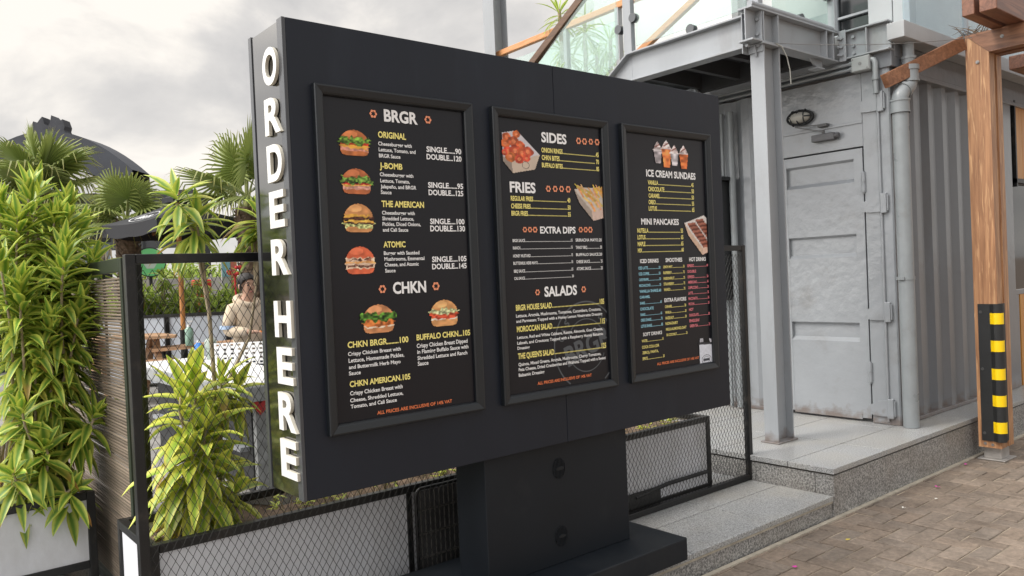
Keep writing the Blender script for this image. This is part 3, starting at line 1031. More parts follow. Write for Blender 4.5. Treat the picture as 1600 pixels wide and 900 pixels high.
def pic_bites():
    p = Paint(62, 70)
    f = lambda P: nrm(P, 57, 365, 80, 435)
    p.fill(inpoly(p.U, p.V, f([(57, 112), (150, 88), (190, 88), (364, 265), (330, 330), (135, 340), (60, 300)])), (206, 202, 206), 0.05, 3, 2)
    p.fill(inpoly(p.U, p.V, f([(130, 335), (364, 265), (318, 392), (135, 434)])), (208, 190, 172), 0.04, 3, 3)
    p.fill(inpoly(p.U, p.V, f([(60, 300), (130, 335), (135, 434), (62, 345)])), (150, 138, 128), 0.1, 3, 4)
    r = random.Random(5)
    for cx, cy, rad in [(95, 140, 34), (175, 112, 30), (85, 200, 36), (150, 175, 44), (205, 200, 34), (105, 255, 36), (160, 250, 46), (215, 260, 40), (262, 250, 44), (120, 300, 40), (190, 315, 34), (75, 270, 26), (250, 305, 28)]:
        (q,) = nrm([(cx, cy)], 57, 365, 80, 435)
        d = np.hypot((p.U - q[0]) * 154, (p.V - q[1]) * 177)
        ed = rad * (0.85 + 0.3 * vnoise(p.U, p.V, 6, int(cx)))
        p.fill(d < ed, (206 + r.uniform(-16, 14), 92 + r.uniform(-14, 22), 60), 0.3, 7, int(cy))
        p.fill(d < ed * 0.4, (232, 136, 92), 0.2, 9, int(cy) + 1)
    m = np.abs(np.hypot((p.U - nrm([(240, 360)], 57, 365, 80, 435)[0][0]) * 154, (p.V - nrm([(240, 360)], 57, 365, 80, 435)[0][1]) * 177) - 28) < 2.6
    p.fill(m, (120, 108, 98))
    return p
def pic_fries():
    p = Paint(60, 64)
    f = lambda P: nrm(P, 650, 925, 515, 828)
    p.fill(inpoly(p.U, p.V, f([(650, 566), (725, 548), (925, 540), (925, 720), (790, 745)])), (206, 196, 186), 0.05)
    p.fill(inpoly(p.U, p.V, f([(650, 566), (792, 738), (802, 826), (690, 680)])), (172, 158, 146), 0.05)
    p.fill(inpoly(p.U, p.V, f([(790, 738), (925, 712), (925, 790), (802, 826)])), (216, 190, 176), 0.04)
    r = random.Random(2)
    for i in range(46):
        cx = r.uniform(690, 915)
        cy = r.uniform(548, 715)
        if cy > 560 + (cx - 680) * 1.25 or cy > 722:
            continue
        a = r.uniform(0.5, 1.2)
        L = 42
        P = nrm([(cx - L * math.cos(a), cy - L * math.sin(a)), (cx + L * math.cos(a) * .7, cy + L * math.sin(a) * .7)], 650, 925, 515, 828)
        p.line(P[0], P[1], 0.05, (226 + r.uniform(-24, 18), 178 + r.uniform(-24, 24), 92 + r.uniform(-20, 40)))
    return p
def pic_pan():
    p = Paint(50, 64)
    f = lambda P: nrm(P, 447, 622, 635, 895)
    p.fill(inpoly(p.U, p.V, f([(447, 690), (575, 637), (622, 690), (622, 830), (555, 895)])), (226, 220, 216), 0.05)
    p.fill(inpoly(p.U, p.V, f([(447, 690), (560, 850), (555, 895), (470, 770)])), (214, 184, 160), 0.05)
    p.fill(inpoly(p.U, p.V, f([(560, 845), (622, 820), (622, 868), (555, 895)])), (230, 196, 176), 0.04)
    for i in range(13):
        for k, (ax, ay) in enumerate(((474, 700), (524, 676))):
            cx, cy = ax + i * 7.6, ay + i * 11.5
            P = nrm([(cx, cy), (cx + 42, cy - 6)], 447, 622, 635, 895)
            p.line(P[0], P[1], 0.062, (112, 62, 48) if i % 2 else (168, 104, 84))
    return p
def pic_sundae():
    p = Paint(72, 52)
    for cx, w, top, c1, base in ((275, 34, 168, (206, 196, 200), 318), (330, 40, 155, (232, 132, 74), 340), (380, 34, 180, (210, 204, 208), 326), (440, 38, 178, (228, 122, 66), 342)):
        f = lambda P: nrm(P, 240, 475, 152, 346)
        lip = top + 62
        p.fill(inpoly(p.U, p.V, f([(cx - w * 0.8, lip), (cx + w * 0.8, lip), (cx + w * 0.52, base), (cx - w * 0.52, base)])), c1, 0.4, 5, cx)
        p.fill(inpoly(p.U, p.V, f([(cx - w * .86, lip), (cx - w * .5, top + 28), (cx, top), (cx + w * .5, top + 30), (cx + w * .86, lip)])), (224, 206, 204), 0.35, 9, cx + 1)
        p.line(*f([(cx - 14, top + 44), (cx + 10, top + 26)]), 0.035, (150, 96, 84))
        p.line(*f([(cx - w * .86, lip), (cx + w * .86, lip)]), 0.03, (236, 228, 228))
    return p
def pic_cup():
    p = Paint(40, 58)
    f = lambda P: nrm(P, 497, 607, 555, 735)
    p.fill(inpoly(p.U, p.V, f([(500, 600), (605, 606), (592, 735), (500, 735)])), (218, 222, 232), 0.04)
    p.fill(inpoly(p.U, p.V, f([(497, 585), (606, 596), (606, 608), (497, 600)])), (60, 60, 64), 0.2)
    p.fill(inpoly(p.U, p.V, f([(506, 562), (602, 572), (603, 597), (504, 586)])), (22, 22, 24), 0.2)
    p.fill(inpoly(p.U, p.V, f([(508, 558), (530, 560), (530, 586), (508, 584)])), (170, 170, 178), 0.2)
    p.fill(inpoly(p.U, p.V, f([(566, 566), (602, 572), (602, 594), (572, 590)])), (196, 196, 204), 0.2)
    (c,) = f([(546, 700)])
    d = np.hypot((p.U - c[0]) * 55, (p.V - c[1]) * 90)
    p.fill((np.abs(d - 30) < 2) | (np.abs(d - 20) < 1.4), (120, 122, 130))
    p.fill((np.abs(p.V - c[1]) < 0.09) & (np.abs(p.U - c[0]) < 0.36), (66, 68, 76))
    return p
PRINT = attr_mat('printed_picture', 'tint', 0.45, spec=0.3)

def picture(name, p, box_, y, parent, clip):
    ny, nx = p.U.shape
    xa, xb, za, zb = box_
    X = xa + (p.U + 1) / 2 * (xb - xa)
    Z = za + (p.V + 1) / 2 * (zb - za)
    b = MB()
    lin = _lin(p.rgb)
    idx = {}
    for j_ in range(ny - 1):
        for i_ in range(nx - 1):
            if p.a[j_, i_] and p.a[j_, i_ + 1] and p.a[j_ + 1, i_] and p.a[j_ + 1, i_ + 1] and clip[0] < X[j_, i_] and X[j_, i_ + 1] < clip[1] and Z[j_, i_] > clip[2]:
                q = []
                for a_, c_ in ((j_, i_), (j_, i_ + 1), (j_ + 1, i_ + 1), (j_ + 1, i_)):
                    if (a_, c_) not in idx:
                        idx[(a_, c_)] = len(b.v)
                        b.v.append((X[a_, c_], y, Z[a_, c_]))
                        b.c.append(tuple(lin[a_, c_]))
                    q.append(idx[(a_, c_)])
                b.f.append(tuple(q))
                b.m.append(0)
                b.sm.append(False)
    return b.build(name, PRINT, parent, tint=True)

INK = {'w': M('white_ink', (0.92, 0.92, 0.92), 0.5), 'y': M('yellow_ink', srgb(250, 236, 140), 0.5), 'o': M('orange_ink', srgb(240, 130, 80), 0.5),
       'c': M('cyan_ink', srgb(160, 220, 240), 0.5), 'p': M('pink_ink', srgb(250, 140, 150), 0.5), 'g': M('grey_ink', srgb(82, 86, 90), 0.5)}
INK['f'] = M('peach_ink', srgb(246, 158, 118), 0.5)
INKS = ['w', 'y', 'o', 'c', 'p', 'g', 'f']
PX = [(1.248, 1.9385), (2.0405, 2.7305), (2.825, 3.5155)]
PZ = (1.0115, 2.2615)
FW = 0.0375
YP = SY0 - 0.004
for n_, (xa, xb) in enumerate(PX):
    b = MB()
    b.box(xa + 0.01, xb - 0.01, YP, SY0 - 0.0005, PZ[0] + 0.01, PZ[1] - 0.01)
    poster = b.build('poster', PANEL_BLACK, board)
    # mitred snap frame with a rounded profile
    b = MB()
    prof = [(0.0, 0.0), (0.0, 0.022), (0.0025, 0.026), (0.008, 0.0275), (0.028, 0.0225), (0.034, 0.019), (FW, 0.014), (FW, 0.003)]
    za, zb = PZ
    def corner(d):
        return [(xa + d, za + d), (xb - d, za + d), (xb - d, zb - d), (xa + d, zb - d)]
    rings = [[(c[0], SY0 - h, c[1]) for c in corner(d)] for d, h in prof]
    for side in range(4):
        s2 = (side + 1) % 4
        vs_ = []
        for r_ in rings:
            a_, c_ = Vector(r_[side]), Vector(r_[s2])
            d_ = (c_ - a_).normalized() * 0.0006
            vs_ += [a_ + d_, c_ - d_]
        b._add(vs_, [(2 * i, 2 * i + 1, 2 * i + 3, 2 * i + 2) for i in range(len(prof) - 1)])
    b.box(xa + 0.004, xa + 0.03, SY0 - 0.022, SY0 - 0.0006, za + 0.02, zb - 0.02)
    b.box(xb - 0.03, xb - 0.004, SY0 - 0.022, SY0 - 0.0006, za + 0.02, zb - 0.02)
    b.build('poster_frame', FRAME_BLACK, poster)
    # printed words
    b = MB()
    for s_, x, z, w, cap, col in TEXTS:
        if xa < x < xb:
            off = 0.034 if cap > 0.03 else (0.030 if cap > 0.017 else 0.020)
            put_text(b, s_, x, z, w, cap * (1.0 if cap > 0.017 else 0.95), INKS.index(col), YP - 0.0022, off)
    for x, z, r_ in FLOWERS:
        if xa < x < xb:
            # small six-lobed pepper-flower outline
            N_ = 36
            o_, i_ = [], []
            for k_ in range(N_):
                t = 2 * math.pi * k_ / N_
                q = r_ * (1.05 + 0.12 * math.cos(6 * t))
                o_.append((x + q * math.cos(t), YP - 0.0022, z + q * math.sin(t)))
                q = r_ * (0.58 - 0.16 * math.cos(6 * t))
                i_.append((x + q * math.cos(t), YP - 0.0022, z + q * math.sin(t)))
            b._add(o_ + i_, [(k_, (k_ + 1) % N_, N_ + (k_ + 1) % N_, N_ + k_) for k_ in range(N_)], 6)
    if n_ == 1:
        # big faint round emblem behind the salad list, cropped by the frame
        cx, cz = 2.548, 1.222
        def arc(ra, rb, t0, t1, n=60, mi=5, yy=YP - 0.0012):
            for k_ in range(n):
                a_, c_ = t0 + (t1 - t0) * k_ / n, t0 + (t1 - t0) * (k_ + 1) / n
                P = [(cx + r_ * math.cos(t), yy, cz + r_ * math.sin(t)) for r_, t in ((ra, a_), (rb, a_), (rb, c_), (ra, c_))]
                if all(q[0] < xb - FW and q[2] > za + FW for q in P):
                    b._add(P, [(0, 1, 2, 3)], mi)
        arc(0.196, 0.203, 0, 2 * math.pi, 96)
        arc(0.118, 0.123, 0.55, 2.75, 40)
        arc(0.118, 0.123, 3.7, 5.9, 40)
        def rot_text(s_, c0, ang, cap, w):
            v, f = text_mesh(s_, 0.03)
            lo, hi = v[:, 0].min(), v[:, 0].max()
            ca, sa = math.cos(ang), math.sin(ang)
            vs_ = []
            for p in v:
                u_, t_ = ((p[0] - lo) / (hi - lo) - 0.5) * w, (p[1] / CAP - 0.5) * cap
                vs_.append((c0[0] + u_ * ca - t_ * sa, YP - 0.0012, c0[1] + u_ * sa + t_ * ca))
            b._add(vs_, [t for t in f if all(vs_[i][0] < xb - FW for i in t)], 5)
        rot_text('BRGR', (cx + 0.01, cz - 0.002), 0.30, 0.085, 0.30)
        for ch, t in zip('GAS', (166, 152, 138)):
            t = math.radians(t)
            rot_text(ch, (cx + 0.16 * math.cos(t), cz + 0.16 * math.sin(t)), t - math.pi / 2, 0.03, 0.022)
        for ch, t in zip('DS', (52, 39)):
            t = math.radians(t)
            rot_text(ch, (cx + 0.16 * math.cos(t), cz + 0.16 * math.sin(t)), t - math.pi / 2, 0.03, 0.022)
    b.build('lettering', [INK[k_] for k_ in INKS], poster)
    clip = (xa + FW, xb - FW, za + FW)
    yq = YP - 0.0030
    if n_ == 0:
        for fn, bx in ((pic_b1, (1.334, 1.475, 2.015, 2.114)), (pic_b2, (1.337, 1.476, 1.875, 1.973)), (pic_b3, (1.338, 1.479, 1.735, 1.845)), (pic_b4, (1.338, 1.476, 1.582, 1.688)), (pic_c1, (1.394, 1.550, 1.361, 1.472)), (pic_c2, (1.691, 1.844, 1.365, 1.474))):
            picture('burger_picture', fn(), bx, yq, poster, clip)
    elif n_ == 1:
        picture('chicken_picture', pic_bites(), (2.096, 2.312, 1.988, 2.176), yq, poster, clip)
        picture('fries_picture', pic_fries(), (2.505, 2.719, 1.789, 1.964), yq, poster, clip)
    else:
        picture('sundae_picture', pic_sundae(), (3.057, 3.348, 2.063, 2.213), yq, poster, clip)
        picture('pancake_picture', pic_pan(), (3.285, 3.517, 1.619, 1.835), yq, poster, clip)
        picture('coffee_cup_picture', pic_cup(), (3.365, 3.511, 1.038, 1.187), yq, poster, clip)

# ================================================================== grey container building
WX, WY = 5.95, 2.735          # door wall plane x = WX, side wall plane y = WY
ZP = 0.304
ct = thing('container_building', (7.2, 3.6, ZP), 'grey painted shipping container building with a steel door and ribbed side wall', 'building')

def corrugation(a, b, base, depth, pitch=0.262):
    """zig-zag sheet profile between a and b: outer flats, sloped webs, inner flats"""
    P = []
    x = a
    while x < b:
        for dx, d in ((0.0, 0.0), (0.072, 0.0), (0.139, depth), (0.195, depth)):
            if x + dx <= b:
                P.append((x + dx, base + d))
        x += pitch
    P.append((b, base))
    return P
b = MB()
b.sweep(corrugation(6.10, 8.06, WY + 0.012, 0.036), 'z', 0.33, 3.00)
b.build('side_wall', GREY_SHADED, ct)
b = MB()
# ribbed end wall left of the door (towards the back)
P = [(q[1], q[0]) for q in corrugation(3.70, 5.25, WX + 0.004, 0.034, 0.25)]
b.sweep(P, 'z', 0.33, 3.0)
b.build('end_wall', GREY_PAINT, ct)
# corner posts and rails
b = MB()
b.prism([(WX - 0.004, WY + 0.10), (WX - 0.004, WY + 0.01), (WX + 0.006, WY), (WX + 0.16, WY), (WX + 0.16, WY + 0.05), (WX + 0.05, WY + 0.05), (WX + 0.05, WY + 0.10)], 'z', ZP + 0.002, 3.06)
b.build('corner_post', GREY_PAINT, ct, bevel=0.004)
b = MB()
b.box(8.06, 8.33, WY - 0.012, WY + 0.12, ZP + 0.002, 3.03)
b.build('corner_post', GREY_SHADED, ct, bevel=0.004)
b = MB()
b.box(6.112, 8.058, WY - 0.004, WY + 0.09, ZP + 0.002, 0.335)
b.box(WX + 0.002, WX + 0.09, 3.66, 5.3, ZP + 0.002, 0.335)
b.build('bottom_rail', GREY_SHADED, ct, bevel=0.003)
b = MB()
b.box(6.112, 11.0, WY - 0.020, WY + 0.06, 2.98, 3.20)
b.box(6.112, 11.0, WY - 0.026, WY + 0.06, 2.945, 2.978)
b.build('top_rail', GREY_SHADED, ct, bevel=0.004)
# roof slab and hidden back so that nothing shows through
b = MB()
b.box(WX + 0.06, 13, WY + 0.14, 5.3, 3.02, 3.08)
b.box(WX + 0.11, WX + 0.13, WY + 0.06, 5.3, 0.34, 3.0)
b.box(6.1, 8.06, WY + 0.10, WY + 0.12, 0.34, 3.0)
b.box(WX + 0.05, 13, 5.3, 5.34, 0.304, 3.1)
b.build('inner_shell', GREY_SHADED, ct)
b = MB()
b.box(5.985, 6.60, WY + 0.14, 6.5, 3.085, 3.32)
b.build('upper_floor', M('floor_edge_paint', (0.20, 0.205, 0.21), 0.5, var=0.1), ct)

# wall panel around the door, above and beside it
Y0D, Y1D = 2.957, 3.66         # door leaf
Z0D, Z1D = 0.335, 2.42
b = MB()
b.box(WX - 0.002, WX + 0.05, Y0D - 0.120, Y0D - 0.008, ZP + 0.003, 2.985)
b.build('door_jamb', GREY_PAINT, ct, bevel=0.003)
b = MB()
b.box(WX + 0.003, WX + 0.05, Y0D - 0.006, 3.698, Z1D + 0.012, 2.62)
b.box(WX - 0.001, WX + 0.05, Y0D - 0.006, 3.698, 2.622, 2.985)
b.box(WX - 0.006, WX + 0.05, Y0D - 0.006, 3.698, 2.608, 2.630)
b.build('door_header', GREY_PAINT, ct, bevel=0.003)
b = MB()
b.box(WX + 0.028, WX + 0.05, Y0D - 0.007, Y0D + 0.005, Z0D, Z1D + 0.01, 0)
b.build('door_gap', M('gap_shadow_strip', (0.02, 0.02, 0.02), 0.9), ct)  # near-black strip set in to stand for the shade in the gap

# the door leaf: pressed horizontal channels
bands = [(2.165, 2.345), (1.590, 1.765), (0.925, 1.075)]
prof = [(WX + 0.006, Z0D)]
for lo, hi in sorted(bands):
    prof += [(WX + 0.006, lo), (WX + 0.034, lo + 0.03), (WX + 0.034, hi - 0.018), (WX + 0.006, hi)]
prof += [(WX + 0.006, Z1D)]
door = MB()
door.sweep(prof, 'y', Y0D + 0.075, Y1D - 0.05)
door.box(WX + 0.004, WX + 0.04, Y0D + 0.005, Y0D + 0.075, Z0D, Z1D)
door.box(WX + 0.004, WX + 0.04, Y1D - 0.05, Y1D, Z0D, Z1D)
door.box(WX + 0.001, WX + 0.006, Y0D + 0.076, Y1D - 0.051, Z0D - 0.012, Z0D + 0.03)
dr = door.build('steel_door', GREY_PAINT, ct)
for z in (0.62, 2.08):
    b = MB()
    b.tube([(WX - 0.008, Y0D - 0.004, z), (WX - 0.008, Y0D - 0.004, z + 0.072)], 0.016, 12)
    b.tube([(WX - 0.008, Y0D - 0.004, z + 0.076), (WX - 0.008, Y0D - 0.004, z + 0.148)], 0.016, 12)
    b.tube([(WX - 0.008, Y0D - 0.004, z - 0.012), (WX - 0.008, Y0D - 0.004, z + 0.16)], 0.008, 8)
    b.build('hinge', GREY_PAINT, dr)
# old container hinges with blade and lug along the corner post
for z in (0.43, 1.16, 1.98, 2.74):
    b = MB()
    b.prism([(2.955, z - 0.055), (2.955, z + 0.02), (2.90, z + 0.05), (2.822, z + 0.06), (2.822, z - 0.062), (2.90, z - 0.062)], 'x', WX - 0.020, WX - 0.0035)
    b.box(WX - 0.036, WX - 0.003, 2.775, 2.820, z - 0.075, z + 0.075)
    b.box(WX - 0.030, WX - 0.0045, 2.764, 2.7745, z - 0.060, z + 0.060)
    b.build('container_hinge', GREY_PAINT, ct, bevel=0.005)
b = MB()
b.tube([(WX - 0.012, 2.822, 0.33), (WX - 0.012, 2.822, 2.96)], 0.011, 8)
b.build('locking_rod', GREY_PAINT, ct)

# serving side further right: cladding, dark window, amber panel
b = MB()
for i in range(12):
    x = 8.50 + i * 0.152
    b.box(x, x + 0.148, WY + 0.0, WY + 0.03, 2.27, 3.0)
b.build('wood_cladding', WOOD_AMBER, ct, bevel=0.003)
b = MB()
b.box(8.40, 8.43, WY - 0.025, WY + 0.05, 2.19, 3.0)
b.box(8.40, 11, WY - 0.03, WY + 0.05, 2.225, 2.265)
b.build('window_frame', DARK_STEEL, ct)
b = MB()
b.box(8.44, 11, WY + 0.03, WY + 0.04, 1.22, 2.22)
b.build('serving_window', GLASS_DARK, ct)
b = MB()
b.box(8.335, 11, WY + 0.0, WY + 0.06, 1.175, 1.215)
b.box(8.335, 8.43, WY + 0.0, WY + 0.06, ZP + 0.003, 1.173)
b.build('window_sill', GREY_SHADED, ct)
b = MB()
b.box(8.47, 11, WY + 0.002, WY + 0.035, ZP + 0.003, 1.172)
b.build('amber_panel', WOOD_AMBER, ct)

# roof edge: folded gutter in two lengths
b = MB()
b.box(5.885, 11.0, 2.585, 2.712, 3.165, 3.285)
b.build('gutter', M('grey_gutter_paint', (0.36, 0.37, 0.38), 0.4, var=0.12, vscale=2.5, bump=0.12, bscale=25, dirt=(0.22, 0.22, 0.21), dscale=3), ct, bevel=0.004)
b = MB()
b.box(5.93, 6.105, WY - 0.030, WY + 0.13, 2.985, 3.163)
b.box(5.985, 6.108, WY - 0.034, WY + 0.13, 3.062, 3.163)
b.build('fascia_box', GREY_SHADED, ct, bevel=0.004)

# ------------------------------------------------------------------ downpipe
dp = thing('downpipe', (5.95, 2.665, ZP), 'thick grey plastic downpipe with an offset bend at the container corner', 'drainpipe')
px_, py_ = 5.955, 2.665
b = MB()
top = (6.085, 2.650)
path = [(px_, py_, ZP + 0.002), (px_, py_, 2.70), (px_, py_, 2.735)]
for i in range(1, 7):
    t = i / 6
    path.append((px_ + 0.03 * t * t, py_ - 0.004 * t, 2.735 + 0.05 * t))
path += [(top[0] - 0.03, top[1] + 0.003, 2.83)]
for i in range(1, 6):
    t = i / 5
    path.append((top[0] - 0.03 + 0.03 * (1 - (1 - t) ** 2), top[1], 2.83 + 0.05 * t))
path += [(top[0], top[1], 2.90), (top[0], top[1], 2.985)]
b.tube(path, 0.056, 20)
b.tube([(top[0], top[1], 2.985), (top[0], top[1], 3.17)], 0.040, 16)
b.build('pipe', PVC_GREY, dp)
b = MB()
for z0, z1, (x, y), r in ((2.63, 2.715, (px_, py_), 0.065), (2.715, 2.728, (px_, py_), 0.070), (2.63, 2.641, (px_, py_), 0.069), (2.875, 2.975, top, 0.066), (2.955, 2.99, top, 0.072), (2.87, 2.882, top, 0.071), (2.99, 3.05, top, 0.048), (3.04, 3.058, top, 0.053)):
    b.tube([(x, y, z0), (x, y, z1)], r, 20)
d_ = Vector((top[0] - 0.03 - px_ - 0.03, top[1] - py_, 0.05)).normalized()
c_ = Vector((px_ + 0.055, py_ - 0.008, 2.805))
b.tube([c_ - d_ * 0.012, c_ + d_ * 0.012], 0.064, 20)
b.build('pipe_socket', PVC_GREY, dp)
b = MB()
for z in (1.40,):
    b.tube([(px_, py_, z), (px_, py_, z + 0.025)], 0.060, 20)
    b.box(px_ - 0.072, px_ - 0.05, py_ - 0.016, py_ + 0.03, z + 0.002, z + 0.023)
    b.box(px_ - 0.01, px_ + 0.012, py_ + 0.05, WY, z, z + 0.02)
b.build('pipe_clip', PVC_GREY, dp)

# ------------------------------------------------------------------ junction box and conduits
jb = thing('junction_box', (WX, 2.91, 2.99), 'square grey junction box at the head of two conduits above the door', 'junction box')
b = MB()
b.box(5.872, 5.930, 2.842, 2.982, 2.985, 3.095)
b.box(5.866, 5.8718, 2.846, 2.978, 2.989, 3.091)
b.build('enclosure', M('box_grey', (0.33, 0.345, 0.345), 0.5, var=0.1, vscale=8), jb, bevel=0.006)
SCR = M('box_screw', (0.2, 0.2, 0.2), 0.5)
for y, z, r_ in ((2.858, 3.0, .006), (2.966, 3.08, .006), (2.912, 3.04, .013)):
    b = MB()
    b.tube([(5.8665, y, z), (5.8635, y, z)], r_, 10)
    b.build('screw', SCR, jb)
b = MB()
for z in (3.018, 3.060):
    b.tube([(5.90, 2.983, z), (5.90, 5.2, z)], 0.0125, 8)
    b.tube([(5.90, 2.984, z), (5.90, 3.006, z)], 0.018, 10)
b.tube([(5.905, 2.842, 3.06), (5.905, 2.825, 3.055), (5.905, 2.815, 3.03), (5.905, 2.815, 2.80)], 0.021, 10)
b.tube([(5.905, 2.815, 2.93), (5.905, 2.815, 2.90)], 0.027, 10)
b.build('conduit', PVC_GREY, jb)
pc = MB()
for y, r, a, c in ((3.74, 0.022, 2.2, 3.0), (4.10, 0.030, 0.32, 2.9), (4.19, 0.016, 0.32, 2.9)):
    pc.tube([(WX - 0.05, y, a), (WX - 0.05, y, c)], r, 10)
tag(pc.build('wall_pipe', PVC_GREY), 'thin vertical grey pipes on the ribbed wall behind the menu board', 'pipes')

# bulkhead lamp over the door
lp = thing('bulkhead_lamp', (WX, 3.45, 2.72), 'oval caged bulkhead lamp with frosted glass above the steel door', 'lamp')
cy, cz = 3.452, 2.735
b = MB()
def ell(k, ry, rz):
    return [(cy + ry * math.cos(2 * math.pi * i / 28) * (1 if True else 1), cz + rz * math.sin(2 * math.pi * i / 28)) for i in range(28)]
b.prism(ell(0, 0.115, 0.062), 'x', WX - 0.028, WX - 0.003)
b.build('base', DARK_BOARD, lp, bevel=0.004)
b = MB()
b.ball((WX - 0.03, cy, cz), 1.0, 20, 10, sc=(0.062, 0.095, 0.046))
b.build('diffuser', M('frosted_lens', (0.42, 0.41, 0.37), 0.25, var=0.1), lp)
b = MB()
for s_ in (-0.055, 0.0, 0.055):
    b.tube([(WX - 0.028 - 0.052 * math.sin(t) * (1 if s_ == 0 else 0.9), cy + s_, cz - 0.06 * math.cos(t)) for t in [math.pi * i / 12 for i in range(13)]], 0.0062, 6)
b.tube([(WX - 0.028 - 0.052 * math.sin(t), cy - 0.112 * math.cos(t), cz) for t in [math.pi * i / 14 for i in range(15)]], 0.0062, 6)
b.tube([(WX - 0.03, cy + 0.112 * math.cos(2 * math.pi * i / 28), cz + 0.06 * math.sin(2 * math.pi * i / 28)) for i in range(29)], 0.007, 6)
b.build('cage', DARK_BOARD, lp)
# door closer
dc = thing('door_closer', (WX, 3.26, 2.53), 'dark metal door closer with a folded arm at the top of the steel door', 'door closer')
b = MB()
b.box(WX - 0.055, WX - 0.002, 3.155, 3.345, 2.515, 2.570)
b.tube([(WX - 0.03, 3.155, 2.545), (WX - 0.03, 3.125, 2.545)], 0.021, 10)
b.build('closer_body', M('closer_grey', (0.10, 0.10, 0.105), 0.45, var=0.2, vscale=20), dc, bevel=0.006)
b = MB()
b.bar((WX - 0.05, 3.245, 2.585), (WX - 0.07, 3.47, 2.655), 0.016, 0.008)
b.bar((WX - 0.07, 3.47, 2.658), (WX - 0.03, 3.26, 2.645), 0.014, 0.008)
b.box(WX - 0.05, WX - 0.002, 3.215, 3.29, 2.628, 2.65)
b.tube([(WX - 0.045, 3.245, 2.57), (WX - 0.045, 3.245, 2.60)], 0.012, 8)
b.build('closer_arm', M('closer_arm', (0.08, 0.08, 0.08), 0.45), dc)

# ------------------------------------------------------------------ white cabinet on the wall behind the sign
wb = thing('wall_cabinet', (5.85, 4.2, 1.2), 'white meter cabinet with a dark lid hanging on the ribbed wall', 'cabinet')
b = MB()
b.box(5.78, 5.935, 4.16, 4.62, 1.28, 2.30)
b.build('cabinet_body', WHITE_PLAIN, wb, bevel=0.004)
b = MB()
b.box(5.72, 5.94, 4.10, 4.66, 2.305, 2.335)
b.box(5.79, 5.93, 4.142, 4.156, 1.26, 2.30)
b.build('lid', DARK_BOARD, wb)

# ================================================================== steel platform
pl = thing('steel_platform', (4.98, 3.12, ZP), 'grey steel landing on an I-section column in front of the container', 'platform')
Z0P, Z1P = 3.092, 3.325
def ibeam(mb, p, q, z0, z1, fw, ft=0.013, wt=0.009):
    """horizontal I beam between plan points p and q"""
    p, q = Vector((p[0], p[1], 0)), Vector((q[0], q[1], 0))
    for za, zb, w in ((z0, z0 + ft, fw), (z1 - ft, z1, fw), (z0 + ft, z1 - ft, wt)):
        mb.bar(p + Vector((0, 0, (za + zb) / 2)), q + Vector((0, 0, (za + zb) / 2)), w, zb - za)
b = MB()
ibeam(b, (4.735, 3.14), (5.93, 3.14), Z0P, Z1P, 0.115)
for x in (4.88, 5.06, 5.72, 5.82):
    b.box(x - 0.005, x + 0.005, 3.085, 3.137, Z0P + 0.0135, Z1P - 0.0135)
b.build('front_beam', GREY_STEEL, pl, bevel=0.002)
b = MB()
b.bar((4.925, 3.215, 3.2085), (4.925, 4.345, 3.2085), 0.009, 0.206)
b.bar((4.925, 3.215, Z1P - 0.0065), (4.925, 4.345, Z1P - 0.0065), 0.115, 0.013)
b.bar((4.925, 3.215, Z0P + 0.0065), (4.925, 4.345, Z0P + 0.0065), 0.115, 0.013)
# mitred start of the falling stair stringer
sl = -0.655
def slope_pt(y, z): return (4.925, y, z + (y - 4.345) * sl)
for zc, w, h in ((3.2085, 0.009, 0.206), (Z1P - 0.0065, 0.115, 0.013), (Z0P + 0.0065, 0.115, 0.013)):
    b.bar((4.925, 4.345, zc) if w > 0.05 else slope_pt(4.42, zc), slope_pt(8.6, zc), w, h)
b.prism([(4.335, Z0P + 0.0135), (4.335, Z1P - 0.0135), (4.36, Z1P - 0.025), (4.56, Z1P - 0.155), (4.56, Z0P - 0.125), (4.36, Z0P + 0.002)], 'x', 4.9190, 4.9310)
b.build('side_beam', GREY_STEEL, pl, bevel=0.002)
b = MB()
ibeam(b, (5.93, 3.08), (5.93, 2.70), Z0P + 0.01, Z1P - 0.005, 0.10)
b.box(5.885, 5.974, 2.862, 2.872, Z0P + 0.025, Z1P - 0.02)
b.box(5.874, 5.884, 3.02, 3.075, Z0P - 0.003, Z1P)
b.build('link_beam', GREY_STEEL, pl, bevel=0.003)
b = MB()
b.box(4.858, 4.866, 3.090, 3.205, Z0P - 0.06, Z1P - 0.012)
b.box(4.80, 4.868, 3.207, 3.215, Z0P - 0.06, Z1P - 0.012)
b.build('end_plate', GREY_STEEL, pl, bevel=0.002)
def bolt(p, q, r, mat, parent, n=6):
    m_ = MB()
    m_.tube([p, q], r, n)
    m_.build('bolt', mat, parent)
for z in (3.075, 3.155, 3.255):
    bolt((4.80, 3.16, z), (4.772, 3.16, z), 0.013, GREY_STEEL, pl)
    bolt((4.857, 3.12, z), (4.845, 3.12, z), 0.014, GREY_STEEL, pl)
for z in (3.14, 3.20, 3.265):
    bolt((5.872, 3.05, z), (5.858, 3.05, z), 0.014, GREY_STEEL, pl)
    bolt((5.866, 3.079, z), (5.866, 3.062, z), 0.013, GREY_STEEL, pl)
    bolt((5.920, 2.98, z), (5.906, 2.98, z), 0.013, GREY_STEEL, pl)
